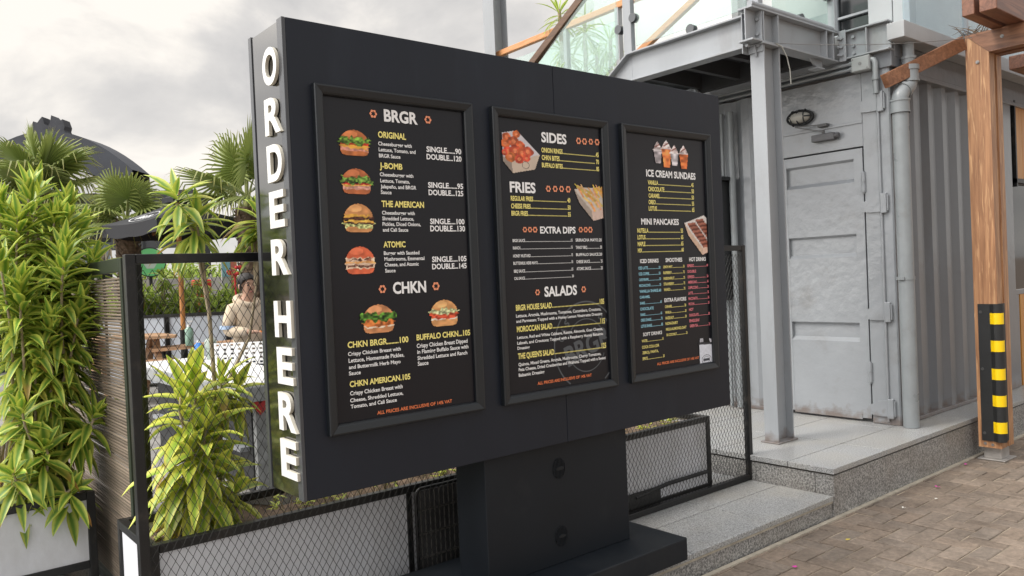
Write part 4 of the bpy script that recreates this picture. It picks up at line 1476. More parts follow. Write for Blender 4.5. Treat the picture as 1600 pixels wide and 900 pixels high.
# column, H section with flanges facing the board
b = MB()
b.box(4.868, 4.880, 3.087, 3.197, ZP + 0.012, Z0P - 0.012)
b.box(5.056, 5.068, 3.087, 3.197, ZP + 0.012, Z0P - 0.012)
b.box(4.881, 5.055, 3.138, 3.146, ZP + 0.012, Z0P - 0.012)
b.tube([(4.883, 3.1365, ZP + 0.02), (4.883, 3.1365, Z0P - 0.02)], 0.004, 6)
b.build('column', GREY_STEEL, pl, bevel=0.003)
b = MB()
b.box(4.845, 5.09, 3.07, 3.215, ZP + 0.001, ZP + 0.0115)
b.build('column_plate', GREY_STEEL, pl, bevel=0.002)
b = MB()
b.box(4.845, 5.10, 3.074, 3.215, Z0P - 0.0115, Z0P - 0.001)
b.prism([(4.84, Z0P - 0.0125), (4.866, Z0P - 0.0125), (4.866, Z0P - 0.09), (4.856, Z0P - 0.09)], 'y', 3.135, 3.147)
b.build('column_plate', GREY_STEEL, pl, bevel=0.002)
# deck, joists and bracket below
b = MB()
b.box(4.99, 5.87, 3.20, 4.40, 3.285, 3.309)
b.build('deck', M('deck_underside_shade', (0.035, 0.035, 0.038), 0.7, var=0.2), pl)  # near-black: the shade under the landing is put into the colour
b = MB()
for y in (3.55, 3.95, 4.35):
    b.box(4.932, 5.88, y, y + 0.05, 3.15, 3.284)
b.box(5.85, 5.90, 3.20, 4.40, 3.12, 3.284)
b.build('joist', M('joist_shade', (0.05, 0.052, 0.056), 0.5), pl)  # joists darkened likewise, shade painted into their colour
b = MB()
b.prism([(5.55, Z0P - 0.001), (5.72, Z0P - 0.001), (5.72, Z0P - 0.06), (5.65, Z0P - 0.075)], 'y', 3.13, 3.145)
b.box(5.60, 5.70, 3.10, 3.18, Z0P - 0.075, Z0P - 0.066)
b.build('bracket', GREY_STEEL, pl)
# stair treads behind the board
b = MB()
y, z = 4.42, 3.19
while z > 0.4:
    b.box(4.99, 5.80, y, y + 0.27, z - 0.03, z)
    y += 0.27
    z += 0.27 * sl
b.build('tread', DARK_BOARD, pl)
b = MB()
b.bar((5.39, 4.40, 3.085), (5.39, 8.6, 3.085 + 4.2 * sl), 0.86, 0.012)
b.build('soffit_light_block', M('soffit_shade', (0.10, 0.10, 0.10), 0.7, var=0.2), pl)  # dark sheet added under the treads to block light from behind
b = MB()
for zc, w, h in ((3.2085, 0.06, 0.206),):
    b.bar((5.85, 4.42, zc), (5.85, 8.6, zc + (8.6 - 4.345) * sl), w, h)
b.build('far_stringer', GREY_STEEL, pl)

# ------------------------------------------------------------------ balustrades
bl = thing('glass_balustrade', (4.91, 3.7, 3.325), 'glass balustrade with grey posts and clamps round the steel landing and its stair', 'balustrade')
b = MB()
b.box(4.905, 4.915, 3.24, 4.27, 3.372, 4.35)
b.build('glass_panel', GLASS, bl)
b = MB()
b._add([(4.905, 4.47, 3.32), (4.905, 5.60, 2.60), (4.905, 5.60, 3.42), (4.905, 4.47, 4.16), (4.913, 4.47, 3.32), (4.913, 5.60, 2.60), (4.913, 5.60, 3.42), (4.913, 4.47, 4.16)],
       [(0, 1, 2, 3), (7, 6, 5, 4), (0, 4, 5, 1), (1, 5, 6, 2), (2, 6, 7, 3), (3, 7, 4, 0)])
b.build('glass_panel', GLASS, bl)
b = MB()
b.box(5.05, 5.80, 3.115, 3.125, 3.36, 4.35)
b.build('glass_panel', GLASS, bl)
def post(x, y, z0, z1, w=0.05, d=0.05):
    q = MB()
    q.box(x - w / 2, x + w / 2, y - d / 2, y + d / 2, z0, z1)
    q.build('baluster', GREY_STEEL, bl, bevel=0.004)
post(4.912, 4.345, 3.322, 4.42, 0.05, 0.085)
post(4.912, 3.165, 3.326, 4.42, 0.06, 0.075)
post(5.862, 3.110, 3.326, 4.42, 0.05, 0.06)
post(4.912, 5.66, 2.45, 3.45)
for y, z in ((4.285, 3.60), (4.445, 3.545), (3.72, 3.355), (5.60, 2.98)):
    q = MB()
    q.tube([(4.885, y, z), (4.935, y, z)], 0.037, 16)
    q.build('clamp', M('clamp_metal', (0.10, 0.105, 0.11), 0.35, metal=0.5), bl)
for x, z in ((5.40, 3.352), (5.815, 3.60)):
    q = MB()
    q.tube([(x, 3.095, z), (x, 3.145, z)], 0.034, 14)
    q.build('clamp', M('clamp_metal', (0.10, 0.105, 0.11), 0.35, metal=0.5), bl)
b = MB()
b.bar((4.95, 4.36, 4.265), (4.95, 8.4, 4.265 + (8.4 - 4.36) * -0.585), 0.055, 0.07)
b.build('handrail', WOOD_DARK, bl, bevel=0.006)
b = MB()
b.bar((5.80, 4.32, 3.945), (5.80, 8.2, 3.945 + (8.2 - 4.32) * -0.45), 0.05, 0.06)
b.build('handrail', WOOD_RAIL, bl, bevel=0.006)
b = MB()
b.tube([(4.75, 3.11, 3.345), (5.90, 3.11, 3.345)], 0.022, 12)
b.build('kerb_tube', GREY_STEEL, bl)

tb = thing('terrace_railing', (5.9, 6.3, 3.3), 'far terrace railing with a light wooden handrail above the board', 'railing')
b = MB()
b.bar((5.9, 4.6, 4.20), (5.9, 9.4, 4.15), 0.06, 0.065)
b.build('handrail', WOOD_RAIL, tb, bevel=0.006)
b = MB()
b.box(5.895, 5.905, 5.4, 6.05, 3.3, 4.05)
b.box(5.895, 5.905, 6.15, 7.2, 3.3, 4.05)
b.build('glass_panel', GLASS, tb)
for y in (6.1, 5.35):
    b = MB()
    b.box(5.87, 5.93, y - 0.025, y + 0.025, 3.0, 4.17)
    b.build('baluster', GREY_STEEL, tb, bevel=0.003)
b = MB()
b.box(5.90, 5.94, 4.6, 9.4, 3.0, 3.25)
b.build('edge_beam', GREY_STEEL, tb)
b = MB()
b.box(5.811, 5.989, 7.294, 7.306, 0.35, 8.5)
b.box(5.80, 5.81, 7.20, 7.40, 0.35, 8.5)
b.box(5.99, 6.0, 7.20, 7.40, 0.35, 8.5)
tag(b.build('steel_mast', GREY_STEEL), 'tall grey steel mast rising behind the menu board', 'steel post')

g2 = thing('roof_balustrade', (7.0, 2.70, 3.29), 'frameless glass balustrade above the gutter with one slim post', 'balustrade')
b = MB()
b.box(6.02, 7.10, 2.64, 2.652, 3.30, 4.35)
b.box(7.16, 9.4, 2.64, 2.652, 3.30, 4.35)
b.build('glass_panel', glass_mat('roof_glass', (0.84, 0.91, 0.95)), g2)
b = MB()
b.box(7.115, 7.150, 2.62, 2.67, 3.287, 4.35)
b.build('baluster', GREY_STEEL, g2, bevel=0.003)
q = MB()
q.tube([(7.13, 2.60, 3.36), (7.13, 2.67, 3.36)], 0.034, 14)
q.build('clamp', M('clamp_metal', (0.10, 0.105, 0.11), 0.35, metal=0.5), g2)

# ------------------------------------------------------------------ upper container storey
up = thing('upper_container', (8.0, 4.2, 3.09), 'pale grey upper storey with a black window and steel frame behind the glass', 'building')
b = MB()
b.box(6.62, 6.74, 3.00, 3.20, 3.09, 6.2)
b.box(6.62, 6.74, 2.86, 2.995, 3.09, 6.2)
b.build('wall_pier', M('pier_paint', (0.42, 0.44, 0.45), 0.45, var=0.08, dirt=(0.4, 0.4, 0.4)), up, bevel=0.006)
b = MB()
b.box(6.70, 6.72, 3.2, 3.50, 3.09, 6.2)
b.build('window', GLASS_DARK, up)
b = MB()
b.box(6.66, 6.70, 3.2, 3.50, 3.66, 3.68)
b.box(6.66, 6.73, 3.495, 3.53, 3.09, 6.2)
b.build('window_frame', GREY_STEEL, up)
b = MB()
b.box(6.66, 6.73, 3.531, 4.05, 3.09, 3.75)
b.build('parapet', M('parapet_paint', (0.40, 0.44, 0.44), 0.5, var=0.1), up)
b = MB()
b.box(6.75, 10.5, 2.95, 6.5, 3.09, 6.2)
b.build('upper_wall', M('upper_wall_paint', (0.62, 0.63, 0.63), 0.5, var=0.06), up)
b = MB()
b.box(6.5, 6.6, 4.45, 5.15, 3.09, 6.0)
b.build('wall_pier', M('white_pier', (0.72, 0.73, 0.73), 0.5, var=0.06), up)
b = MB()
b.bar((5.7, 4.55, 4.62), (6.7, 3.35, 4.02), 0.16, 0.14)
b.bar((6.0, 3.3, 4.55), (6.7, 3.9, 4.30), 0.14, 0.10)
b.build('canopy_beam', M('canopy_beam', (0.42, 0.45, 0.46), 0.5, var=0.1), up)

# ================================================================== wooden pergola on the right
pg = thing('wooden_pergola', (6.62, 2.33, 0.0), 'varnished wooden pergola post with mitred beam and double rafters', 'pergola')
b = MB()
b.prism([(2.252, 0.105), (2.412, 0.105), (2.412, 3.215), (2.252, 3.058)], 'x', 6.50, 6.592)
b.prism([(2.262, 0.105), (2.405, 0.105), (2.405, 3.205), (2.262, 3.07)], 'x', 6.594, 6.640)
b.prism([(2.252, 0.105), (2.412, 0.105), (2.412, 3.215), (2.252, 3.058)], 'x', 6.642, 6.735)
b.build('post', WOOD_POST, pg, bevel=0.005)
b = MB()
b.prism([(2.4115, 3.2165), (2.2515, 3.0595), (-2.0, 3.0595), (-2.0, 3.2165)], 'x', 6.498, 6.592)
b.prism([(2.4115, 3.2165), (2.2515, 3.0595), (-2.0, 3.0595), (-2.0, 3.2165)], 'x', 6.642, 6.737)
b.build('beam', WOOD_BEAM, pg, bevel=0.005)
b = MB()
b.box(5.985, 12.0, 2.155, 2.235, 3.219, 3.375)
b.box(5.985, 12.0, 2.015, 2.125, 3.219, 3.375)
b.build('rafter', WOOD_RAFTER, pg, bevel=0.006)
b = MB()
b.box(7.5, 12.0, 2.20, 2.45, 3.10, 3.215)
b.build('rafter', WOOD_RAFTER, pg, bevel=0.006)
b = MB()
b.bar((5.86, 2.725, 2.865), (6.50, 2.430, 3.165), 0.055, 0.105)
b.build('brace', WOOD_BEAM, pg, bevel=0.005)
for y, z in ((2.33, 3.0), (2.16, 3.15)):
    b = MB()
    b.tube([(6.4985, y, z), (6.494, y, z)], 0.013, 10)
    b.tube([(6.4935, y, z), (6.488, y, z)], 0.008, 6)
    b.build('bolt', BOLT, pg)
for y, z in ((2.365, 0.135), (2.315, 0.13)):
    bolt((6.4995, y, z), (6.496, y, z), 0.011, BOLT, pg, 10)
b = MB()
b.box(6.50, 6.73, 2.235, 2.425, 0.009, 0.018)
b.box(6.54, 6.70, 2.272, 2.392, 0.0185, 0.104)
b.build('shoe', GALV, pg, bevel=0.003)
# corner guard
cg = thing('corner_guard', (6.5, 2.25, 0.155), 'black rubber corner guard with five yellow reflective bands on the wooden post', 'corner guard')
b = MB()
def guard_profile(th):
    c = (6.515, 2.268)
    r = 0.030 + th
    P = [(6.4985 - th * 0.6, 2.385), (6.4985 - th, 2.30)]
    for i in range(9):
        a = math.pi + (math.pi / 2) * i / 8
        P.append((c[0] + r * math.cos(a) * 1.15, c[1] + r * math.sin(a) * 1.15))
    P += [(6.56, 2.2495 - th), (6.615, 2.2495 - th * 0.6)]
    return P
pr = guard_profile(0.012)
inner = [(6.6155, 2.2497), (6.4983, 2.2497), (6.4983, 2.386)]
b.prism(pr + inner, 'z', 0.158, 1.190)
b.build('rubber_body', RUBBER, cg)
b = MB()
YB = YELLOW
p2 = guard_profile(0.0145)[1:-1]
p1 = guard_profile(0.0125)[1:-1]
for z in (0.225, 0.425, 0.625, 0.835, 1.040):
    q = MB()
    q.prism(p2 + p1[::-1], 'z', z, z + 0.082)
    q.build('yellow_band', YELLOW, cg)
GB = M('guard_bolt', (0.06, 0.06, 0.06), 0.4)
for z in (0.215, 0.70, 1.13):
    bolt((6.4925, 2.365, z), (6.486, 2.365, z), 0.011, GB, cg, 10)

# ------------------------------------------------------------------ cables
b = MB()
P = []
for i in range(17):
    t = i / 16
    P.append((4.98 + (6.49 - 4.98) * t, 3.075 + (2.36 - 3.075) * t, 3.10 + 0.09 * t - 0.10 * 4 * t * (1 - t) * 0.3))
b.tube(P, 0.0028, 5)
tag(b.build('taut_wire', WIRE), 'thin wire stretched from the steel column to the wooden post', 'wire')
b = MB()
b.tube([(5.01, 3.078, 3.10), (5.06, 3.066, 3.085), (5.11, 3.06, 3.02), (5.145, 3.06, 2.93), (5.15, 3.06, 2.83)], 0.0045, 6)
tag(b.build('hanging_cable', CABLE), 'loose pale cable end hanging beside the steel column', 'cable')

# dry twigs caught on top of the post
rt = random.Random(9)
b = MB()
for i in range(26):
    p = Vector((6.50 + rt.uniform(-.04, .16), 2.38 + rt.uniform(-.08, .05), 3.218))
    a = rt.uniform(0, 6.28)
    L = rt.uniform(0.08, 0.24)
    q = p + Vector((math.cos(a) * L * .8, math.sin(a) * L * .8, rt.uniform(0.0, 0.10)))
    b.tube([p, p.lerp(q, .5) + Vector((0, 0, rt.uniform(.01, .05))), q], [0.003, 0.0024, 0.0012], 5)
o_ = b.build('dry_twigs', M('twig_brown', (0.16, 0.11, 0.07), 0.9))
tag(o_, 'tangle of dry twigs caught on top of the wooden post', 'twigs')

# ================================================================== mesh fence
fn = thing('mesh_fence', (2.6, 3.07, 0.138), 'long black fence frame filled with expanded diamond metal mesh behind the board', 'fence')
def hollow(mb, x0, x1, y0, y1, z0, z1):
    mb.box(x0, x1, y0, y1, z0, z1)
b = MB()
b.box(0.722, 0.758, 3.050, 3.090, 0.139, 1.690)
b.build('post', DARK_STEEL, fn, bevel=0.003)
b = MB()
b.box(4.468, 4.503, 3.050, 3.090, 0.139, 1.690)
b.build('post', DARK_STEEL, fn, bevel=0.003)
b = MB()
b.box(0.759, 4.467, 3.052, 3.088, 1.655, 1.690)
b.build('top_rail', DARK_STEEL, fn, bevel=0.003)
b = MB()
b.box(0.759, 4.467, 3.052, 3.088, 0.139, 0.174)
b.build('bottom_rail', DARK_STEEL, fn, bevel=0.003)
b = MB()
cw, ch = 0.0158, 0.054
nxm = int((4.467 - 0.759) / cw)
nzm = int((1.655 - 0.174) / (ch / 2))
rr = random.Random(4)
for i in range(nxm + 1):
    x = 0.759 + i * cw
    pts = []
    for k_ in range(nzm + 1):
        z = 0.174 + k_ * ch / 2
        sgn = 1 if (k_ + i) % 2 else -1
        pts.append((x + sgn * cw * 0.5 + rr.uniform(-.0007, .0007) + 0.0015 * math.sin(z * 7 + x * 3), 3.070 + 0.004 * math.sin(x * 5.1) * math.sin(z * 4.2) + (0.0022 if k_ % 2 else -0.0022), z))
    # flat strand cut from sheet: four-sided, 3 mm by 1.6 mm
    vs_, fs = [], []
    for p in pts:
        vs_ += [(p[0] - 0.0010, p[1] - 0.0009, p[2]), (p[0] + 0.0010, p[1] - 0.0009, p[2]), (p[0] + 0.0010, p[1] + 0.0009, p[2]), (p[0] - 0.0010, p[1] + 0.0009, p[2])]
    for k_ in range(len(pts) - 1):
        for q in range(4):
            q2 = (q + 1) % 4
            fs.append((k_ * 4 + q, k_ * 4 + q2, k_ * 4 + 4 + q2, k_ * 4 + 4 + q))
    b._add(vs_, fs)
b.build('expanded_mesh', MESH_STEEL, fn)

# ------------------------------------------------------------------ planters
def planter(name, x0, x1, y0, y1, z0, z1, label, legs=0.0, hint=None):
    t = thing(name, ((x0 + x1) / 2, (y0 + y1) / 2, z0 - legs), label, 'planter', 'white boxed planters in black frames')
    fr = MB()
    w = 0.035
    for x in (x0, x1 - w):
        for y in (y0, y1 - w):
            fr.box(x, x + w, y, y + w, z0 - legs, z1)
    for z in (z0, z1 - w):
        fr.box(x0 + w + .0005, x1 - w - .0005, y0, y0 + w, z, z + w)
        fr.box(x0 + w + .0005, x1 - w - .0005, y1 - w, y1, z, z + w)
        fr.box(x0, x0 + w, y0 + w + .0005, y1 - w - .0005, z, z + w)
        fr.box(x1 - w, x1, y0 + w + .0005, y1 - w - .0005, z, z + w)
    fr.build('frame', DARK_STEEL, t, bevel=0.003)
    for ax, a in (('y', y0 + 0.010), ('y', y1 - 0.018), ('x', x0 + 0.010), ('x', x1 - 0.018)):
        pb = MB()
        if ax == 'y':
            pb.box(x0 + w + .001, x1 - w - .001, a, a + 0.008, z0 + w + .001, z1 - w - .001)
        else:
            pb.box(a, a + 0.008, y0 + w + .001, y1 - w - .001, z0 + w + .001, z1 - w - .001)
        pb.build('side_panel', WHITE_PANEL, t)
    if x1 - x0 > 1.7:
        mb_ = MB()
        mb_.box(1.878, 1.903, y0 + 0.0005, y0 + 0.0095, z0 + w + .001, z1 - w - .001)
        mb_.build('mullion', DARK_STEEL, t)
    sb = MB()
    # soil surface, slightly heaped
    n = 14
    vs_ = []
    for j_ in range(7):
        for i in range(n):
            u, v = i / (n - 1), j_ / 6
            vs_.append((x0 + 0.022 + u * (x1 - x0 - 0.044), y0 + 0.022 + v * (y1 - y0 - 0.044), z1 - 0.075 + rr.uniform(-0.012, 0.012) + 0.02 * math.sin(u * 9)))
    sb._add(vs_, [(j_ * n + i, j_ * n + i + 1, j_ * n + n + i + 1, j_ * n + n + i) for j_ in range(6) for i in range(n - 1)], 0, True)
    sb.build('soil', SOIL, t)
    return t
planter('planter', 0.770, 2.600, 3.115, 3.600, 0.145, 0.612, 'long white planter behind the fence mesh left of the pedestal, with dry soil')
planter('planter', 2.62, 4.142, 3.115, 3.600, 0.145, 0.606, 'white planter behind the fence mesh right of the pedestal, black pipe in front of it')
planter('planter', -0.55, 0.800, 4.150, 4.950, 0.265, 0.622, 'pale blue-white planter on black legs left of the bamboo screen', legs=0.16)
# hose / pipe lying in front of the second planter
b = MB()
b.box(3.0, 3.62, 3.100, 3.112, 0.180, 0.262)
b.tube([(3.40, 3.104, 0.235), (3.7, 3.103, 0.262), (4.08, 3.103, 0.262)], 0.012, 10)
b.build('x', RUBBER)
o = bpy.data.objects['x']
o.name = 'drain_pipe'
tag(o, 'black plastic strip and pipe lying along the foot of the right white planter', 'pipe')

# wire grille leaning behind the fence between planter and pedestal
gr = thing('wire_grille', (2.05, 3.11, 0.139), 'dark rounded wire grille of upright bars beside the pedestal', 'grille')
b = MB()
def rrect(x0, x1, z0, z1, r, y):
    P = []
    for cx, cz, a0 in ((x1 - r, z1 - r, 0), (x0 + r, z1 - r, 90), (x0 + r, z0 + r, 180), (x1 - r, z0 + r, 270)):
        for i in range(6):
            a = math.radians(a0 + 90 * i / 5)
            P.append((cx + r * math.cos(a), y, cz + r * math.sin(a)))
    P.append(P[0])
    return P
b.tube(rrect(1.915, 2.56, 0.150, 0.590, 0.03, 3.100), 0.008, 8, caps=False)
b.build('outer_frame', DARK_STEEL, gr)
b = MB()
for i in range(24):
    x = 1.94 + i * 0.0263
    b.tube([(x, 3.103, 0.158), (x, 3.103, 0.583)], 0.0040, 6)
for z in (0.27, 0.38, 0.49):
    b.tube([(1.924, 3.096, z), (2.552, 3.096, z)], 0.0050, 6)
b.build('bars', M('grille_bars', srgb(84, 82, 78), 0.5, var=0.2), gr)
b = MB()
b.box(1.925, 2.55, 3.107, 3.112, 0.160, 0.575)
b.build('back_sheet', M('dusty_sheet', (0.06, 0.06, 0.062), 0.7, var=0.5, vscale=5), gr)

# ------------------------------------------------------------------ bamboo screen and gate post
sc_ = thing('bamboo_screen', (0.86, 4.5, 0.135), 'brown bamboo slat screen in a dark green frame between the planter and the fence', 'screen')
b = MB()
n = 98
for i in range(n):
    z = 0.20 + i * (1.43 / n)
    k_ = rr.uniform(0.75, 1.2)
    col = (0.20 * k_, 0.160 * k_, 0.122 * k_)
    b.tube([(0.868 + rr.uniform(-.002, .002), 3.735, z), (0.868, 4.6, z + rr.uniform(-.003, .003)), (0.868 + rr.uniform(-.002, .002), 5.70, z)], 0.0060, 6, col=col)
b.build('slats', attr_mat('bamboo', 'tint', 0.6, bump=0.2, bscale=60), sc_, tint=True)
b = MB()
b.box(0.856, 0.884, 3.695, 3.732, 0.139, 1.705)
b.box(0.856, 0.884, 5.702, 5.740, 0.139, 1.705)
b.box(0.856, 0.884, 3.7325, 5.7015, 1.645, 1.705)
b.box(0.856, 0.884, 3.7325, 5.7015, 0.150, 0.185)
b.box(0.884, 0.892, 4.15, 4.18, 0.186, 1.644)
b.build('frame', M('dark_green_frame', srgb(38, 46, 34), 0.5, var=0.2), sc_, bevel=0.002)
b = MB()
b.box(0.893, 0.925, 3.640, 3.680, 0.139, 1.700)
b.box(0.893, 0.900, 3.610, 3.639, 0.139, 1.680)
tag(b.build('gate_post', DARK_STEEL), 'slim black post between bamboo screen and mesh fence', 'post')

# ================================================================== plants
def leaf_mat(name, edge, mid, trans=0.28, rough=0.42):
    m, t, bs = _base(name)
    o = t.nodes['Material Output']
    a = t.nodes.new('ShaderNodeAttribute')
    a.attribute_name = 'tint'
    sp = t.nodes.new('ShaderNodeSeparateColor')
    t.links.new(a.outputs['Color'], sp.inputs[0])
    r = t.nodes.new('ShaderNodeValToRGB')
    e_ = r.color_ramp.elements
    e_[0].position = 0.18
    e_[0].color = tuple(mid) + (1,)
    e_[1].position = 0.72
    e_[1].color = tuple(edge) + (1,)
    t.links.new(sp.outputs[0], r.inputs['Fac'])       # red: 0 at the midrib, 1 at the margin
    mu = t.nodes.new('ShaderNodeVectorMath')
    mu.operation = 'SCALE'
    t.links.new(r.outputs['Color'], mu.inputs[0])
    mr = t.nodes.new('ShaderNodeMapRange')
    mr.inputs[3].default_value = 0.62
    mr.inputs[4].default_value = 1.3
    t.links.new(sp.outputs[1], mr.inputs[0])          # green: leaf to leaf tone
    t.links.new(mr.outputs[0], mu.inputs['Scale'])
    mi = t.nodes.new('ShaderNodeMix')
    mi.data_type = 'RGBA'
    t.links.new(sp.outputs[2], mi.inputs[0])          # blue: withered
    t.links.new(mu.outputs[0], mi.inputs[6])
    mi.inputs[7].default_value = (0.42, 0.22, 0.06, 1)
    t.links.new(mi.outputs[2], bs.inputs['Base Color'])
    bs.inputs['Roughness'].default_value = rough
    bs.inputs['Specular IOR Level'].default_value = 0.45
    tr = t.nodes.new('ShaderNodeBsdfTranslucent')
    t.links.new(mi.outputs[2], tr.inputs['Color'])
    ms = t.nodes.new('ShaderNodeMixShader')
    ms.inputs[0].default_value = trans
    t.links.new(bs.outputs[0], ms.inputs[1])
    t.links.new(tr.outputs[0], ms.inputs[2])
    t.links.new(ms.outputs[0], o.inputs['Surface'])
    return m
LEAF_SONG = leaf_mat('song_leaf', (0.53, 0.58, 0.10), (0.15, 0.29, 0.04))
LEAF_PALE = leaf_mat('song_leaf_pale', (0.64, 0.64, 0.11), (0.28, 0.42, 0.05))
LEAF_HEDGE = leaf_mat('hedge_leaf', (0.52, 0.60, 0.13), (0.18, 0.32, 0.05), 0.42)
LEAF_PALM = leaf_mat('fan_palm_leaf', (0.24, 0.29, 0.075), (0.13, 0.19, 0.04), 0.2, 0.5)
STEM = M('pale_stem', (0.36, 0.29, 0.20), 0.85, var=0.25, vscale=30, bump=0.4, bscale=60)
BARK = M('palm_bark', (0.20, 0.145, 0.10), 0.95, var=0.4, vscale=25, bump=0.8, bscale=30)

def leaf(mb, p, d, up, L, W, droop, rnd, tone, wither=0.0, nseg=6, fold=0.5):
    d = Vector(d).normalized()
    side = d.cross(Vector(up))
    if side.length < 1e-3:
        side = d.cross(Vector((1, 0, 0)))
    side.normalize()
    p = Vector(p)
    vs_, cs = [], []
    st = L / nseg
    for i in range(nseg + 1):
        t = i / nseg
        w = W * (0.30 + 1.0 * t * 1.9) if t < 0.35 else W * max(0.02, 0.965 * (1 - ((t - 0.35) / 0.65) ** 1.7))
        n_ = side.cross(d).normalized()
        wv = (1.0 if t > 0.86 else 0.0) if wither < 0 else wither * (1.0 if t > 0.55 else t * 0.6)
        vs_ += [p - side * w / 2 + n_ * w * fold * 0.5, p.copy(), p + side * w / 2 + n_ * w * fold * 0.5]
        cs += [(1, tone, wv), (0.0, tone, wv), (1, tone, wv)]
        d = (d + Vector((0, 0, -1)) * droop * st * (0.5 + t)).normalized()
        side = (side - d * side.dot(d)).normalized()
        p = p + d * st
    o = len(mb.v)
    mb.v.extend([tuple(v) for v in vs_])
    mb.c.extend(cs)
    for i in range(nseg):
        for q in (0, 1):
            mb.f.append((o + 3 * i + q, o + 3 * i + q + 1, o + 3 * i + 4 + q, o + 3 * i + 3 + q))
            mb.m.append(0)
            mb.sm.append(True)

def column(mb, tip, axis, Lc, n, rnd, Ll=0.16, W=0.032, spread=1.0, droop=4.6):
    """a shoot of a song-of-India: whorls of lance leaves, upright at the tip, hanging lower down"""
    tip, axis = Vector(tip), Vector(axis).normalized()
    a = axis.cross(Vector((0.3, 1, 0.1))).normalized()
    c = axis.cross(a)
    ph = rnd.uniform(0, 6.28)
    for i in range(n):
        s = (i + 0.5) / n
        ang = math.radians(14 + 66 * min(1, s * 2.6) + 46 * s) * spread
        ph += 2.39996 + rnd.uniform(-.45, .45)
        ang += rnd.gauss(0, 0.20)
        rad = a * math.cos(ph) + c * math.sin(ph)
        p = tip - axis * (Lc * s)
        d = axis * math.cos(ang) + rad * math.sin(ang)
        L = Ll * (0.62 + 0.5 * min(1, s * 4)) * rnd.uniform(0.62, 1.22)
        wi = 0.0
        if s > 0.4 and rnd.random() < 0.13:
            wi = rnd.uniform(0.3, 1.0)
        elif rnd.random() < 0.12:
            wi = -1.0
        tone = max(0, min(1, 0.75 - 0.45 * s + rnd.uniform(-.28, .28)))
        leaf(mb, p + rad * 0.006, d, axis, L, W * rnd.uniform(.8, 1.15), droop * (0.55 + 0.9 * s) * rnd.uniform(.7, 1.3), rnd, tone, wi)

def stem_path(a, b_, rnd, wob=0.03, n=7):
    a, b_ = Vector(a), Vector(b_)
    P = []
    for i in range(n):
        t = i / (n - 1)
        k_ = math.sin(t * math.pi)
        P.append(a.lerp(b_, t) + Vector((rnd.uniform(-wob, wob), rnd.uniform(-wob, wob), 0)) * k_)
    return P

def dracaena(base, shoots, label, seed, name='dracaena', group='variegated dracaenas', mat=None, Ll=0.16, W=0.032, stems=None, roots=None):
    rnd = random.Random(seed)
    t = thing(name, base, label, 'plant', group)
    fo = MB()
    for i, (tip, axis, Lc, n, r0) in enumerate(shoots):
        st = MB()
        tip = Vector(tip)
        root = Vector(base) + Vector((r0[0], r0[1], 0))
        P = (stems or {}).get(i) or stem_path(root, tip, rnd)
        st.tube(P, [0.009 - 0.004 * k_ / (len(P) - 1) for k_ in range(len(P))], 7)
        st.build('stem', STEM, t)
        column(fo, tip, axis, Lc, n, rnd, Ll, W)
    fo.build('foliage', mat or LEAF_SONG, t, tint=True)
    return t

# big bush in the left planter: three plants
BZ = 0.555
dracaena((0.46, 4.50, BZ), [((0.80, 4.42, 2.02), (0.12, -0.1, 1), 0.80, 120, (0.05, 0)), ((0.64, 4.46, 2.09), (-0.05, -0.1, 1), 0.9, 120, (0.02, 0)), ((0.52, 4.50, 2.02), (-0.2, -0.1, 1), 0.8, 110, (0, 0)),
                           ((0.70, 4.62, 2.12), (0.1, 0.1, 1), 0.6, 80, (0, 0.05)), ((0.88, 4.55, 1.92), (0.25, -0.05, 1), 0.6, 90, (0.05, 0)), ((0.40, 4.50, 1.90), (-0.3, -0.1, 1), 0.8, 100, (-.05, 0)), ((0.90, 4.40, 1.74), (0.35, -0.1, 1), 0.55, 80, (0.06, 0)),
                           ((0.58, 4.40, 1.95), (0, -0.2, 1), 0.6, 80, (0, 0)), ((0.74, 4.40, 1.95), (0.1, -0.3, 1), 0.6, 80, (0, 0))],
         'tallest bushy yellow-green dracaena at the back of the left planter', 5, Ll=0.19, W=0.045)
dracaena((0.62, 4.32, BZ), [((0.735, 4.20, 1.80), (0.05, -0.25, 1), 0.95, 150, (0.02, 0)), ((0.545, 4.18, 1.62), (-0.05, -0.25, 1), 0.85, 130, (-0.02, 0)), ((0.80, 4.24, 1.52), (0.2, -0.15, 1), 0.8, 120, (0.03, 0)), ((0.66, 4.20, 1.44), (0.0, -0.3, 1), 0.75, 110, (0.0, 0)),
                           ((0.47, 4.22, 1.78), (-0.2, -0.2, 1), 0.9, 120, (-0.05, 0)), ((0.60, 4.24, 1.22), (0.0, -0.3, 1), 0.6, 80, (0.0, 0))],
         'dracaena in the left planter with long hanging columns of striped leaves', 8, Ll=0.19, W=0.045)
dracaena((0.62, 4.25, BZ), [((0.835, 4.16, 1.00), (0.45, -0.35, 0.8), 0.26, 42, (0.05, 0)), ((0.60, 4.12, 0.88), (0.0, -0.5, 0.9), 0.24, 40, (0, 0)), ((0.70, 4.12, 0.66), (0.1, -0.5, 0.8), 0.12, 22, (0.02, 0)), ((0.47, 4.12, 0.78), (-0.2, -0.5, 0.8), 0.22, 34, (-.05, 0)), ((0.52, 4.14, 1.06), (-.1, -0.4, 0.9), 0.3, 40, (-.05, 0))],
         'low dracaena rosettes spilling over the front edge of the left planter', 15, Ll=0.155, W=0.046)

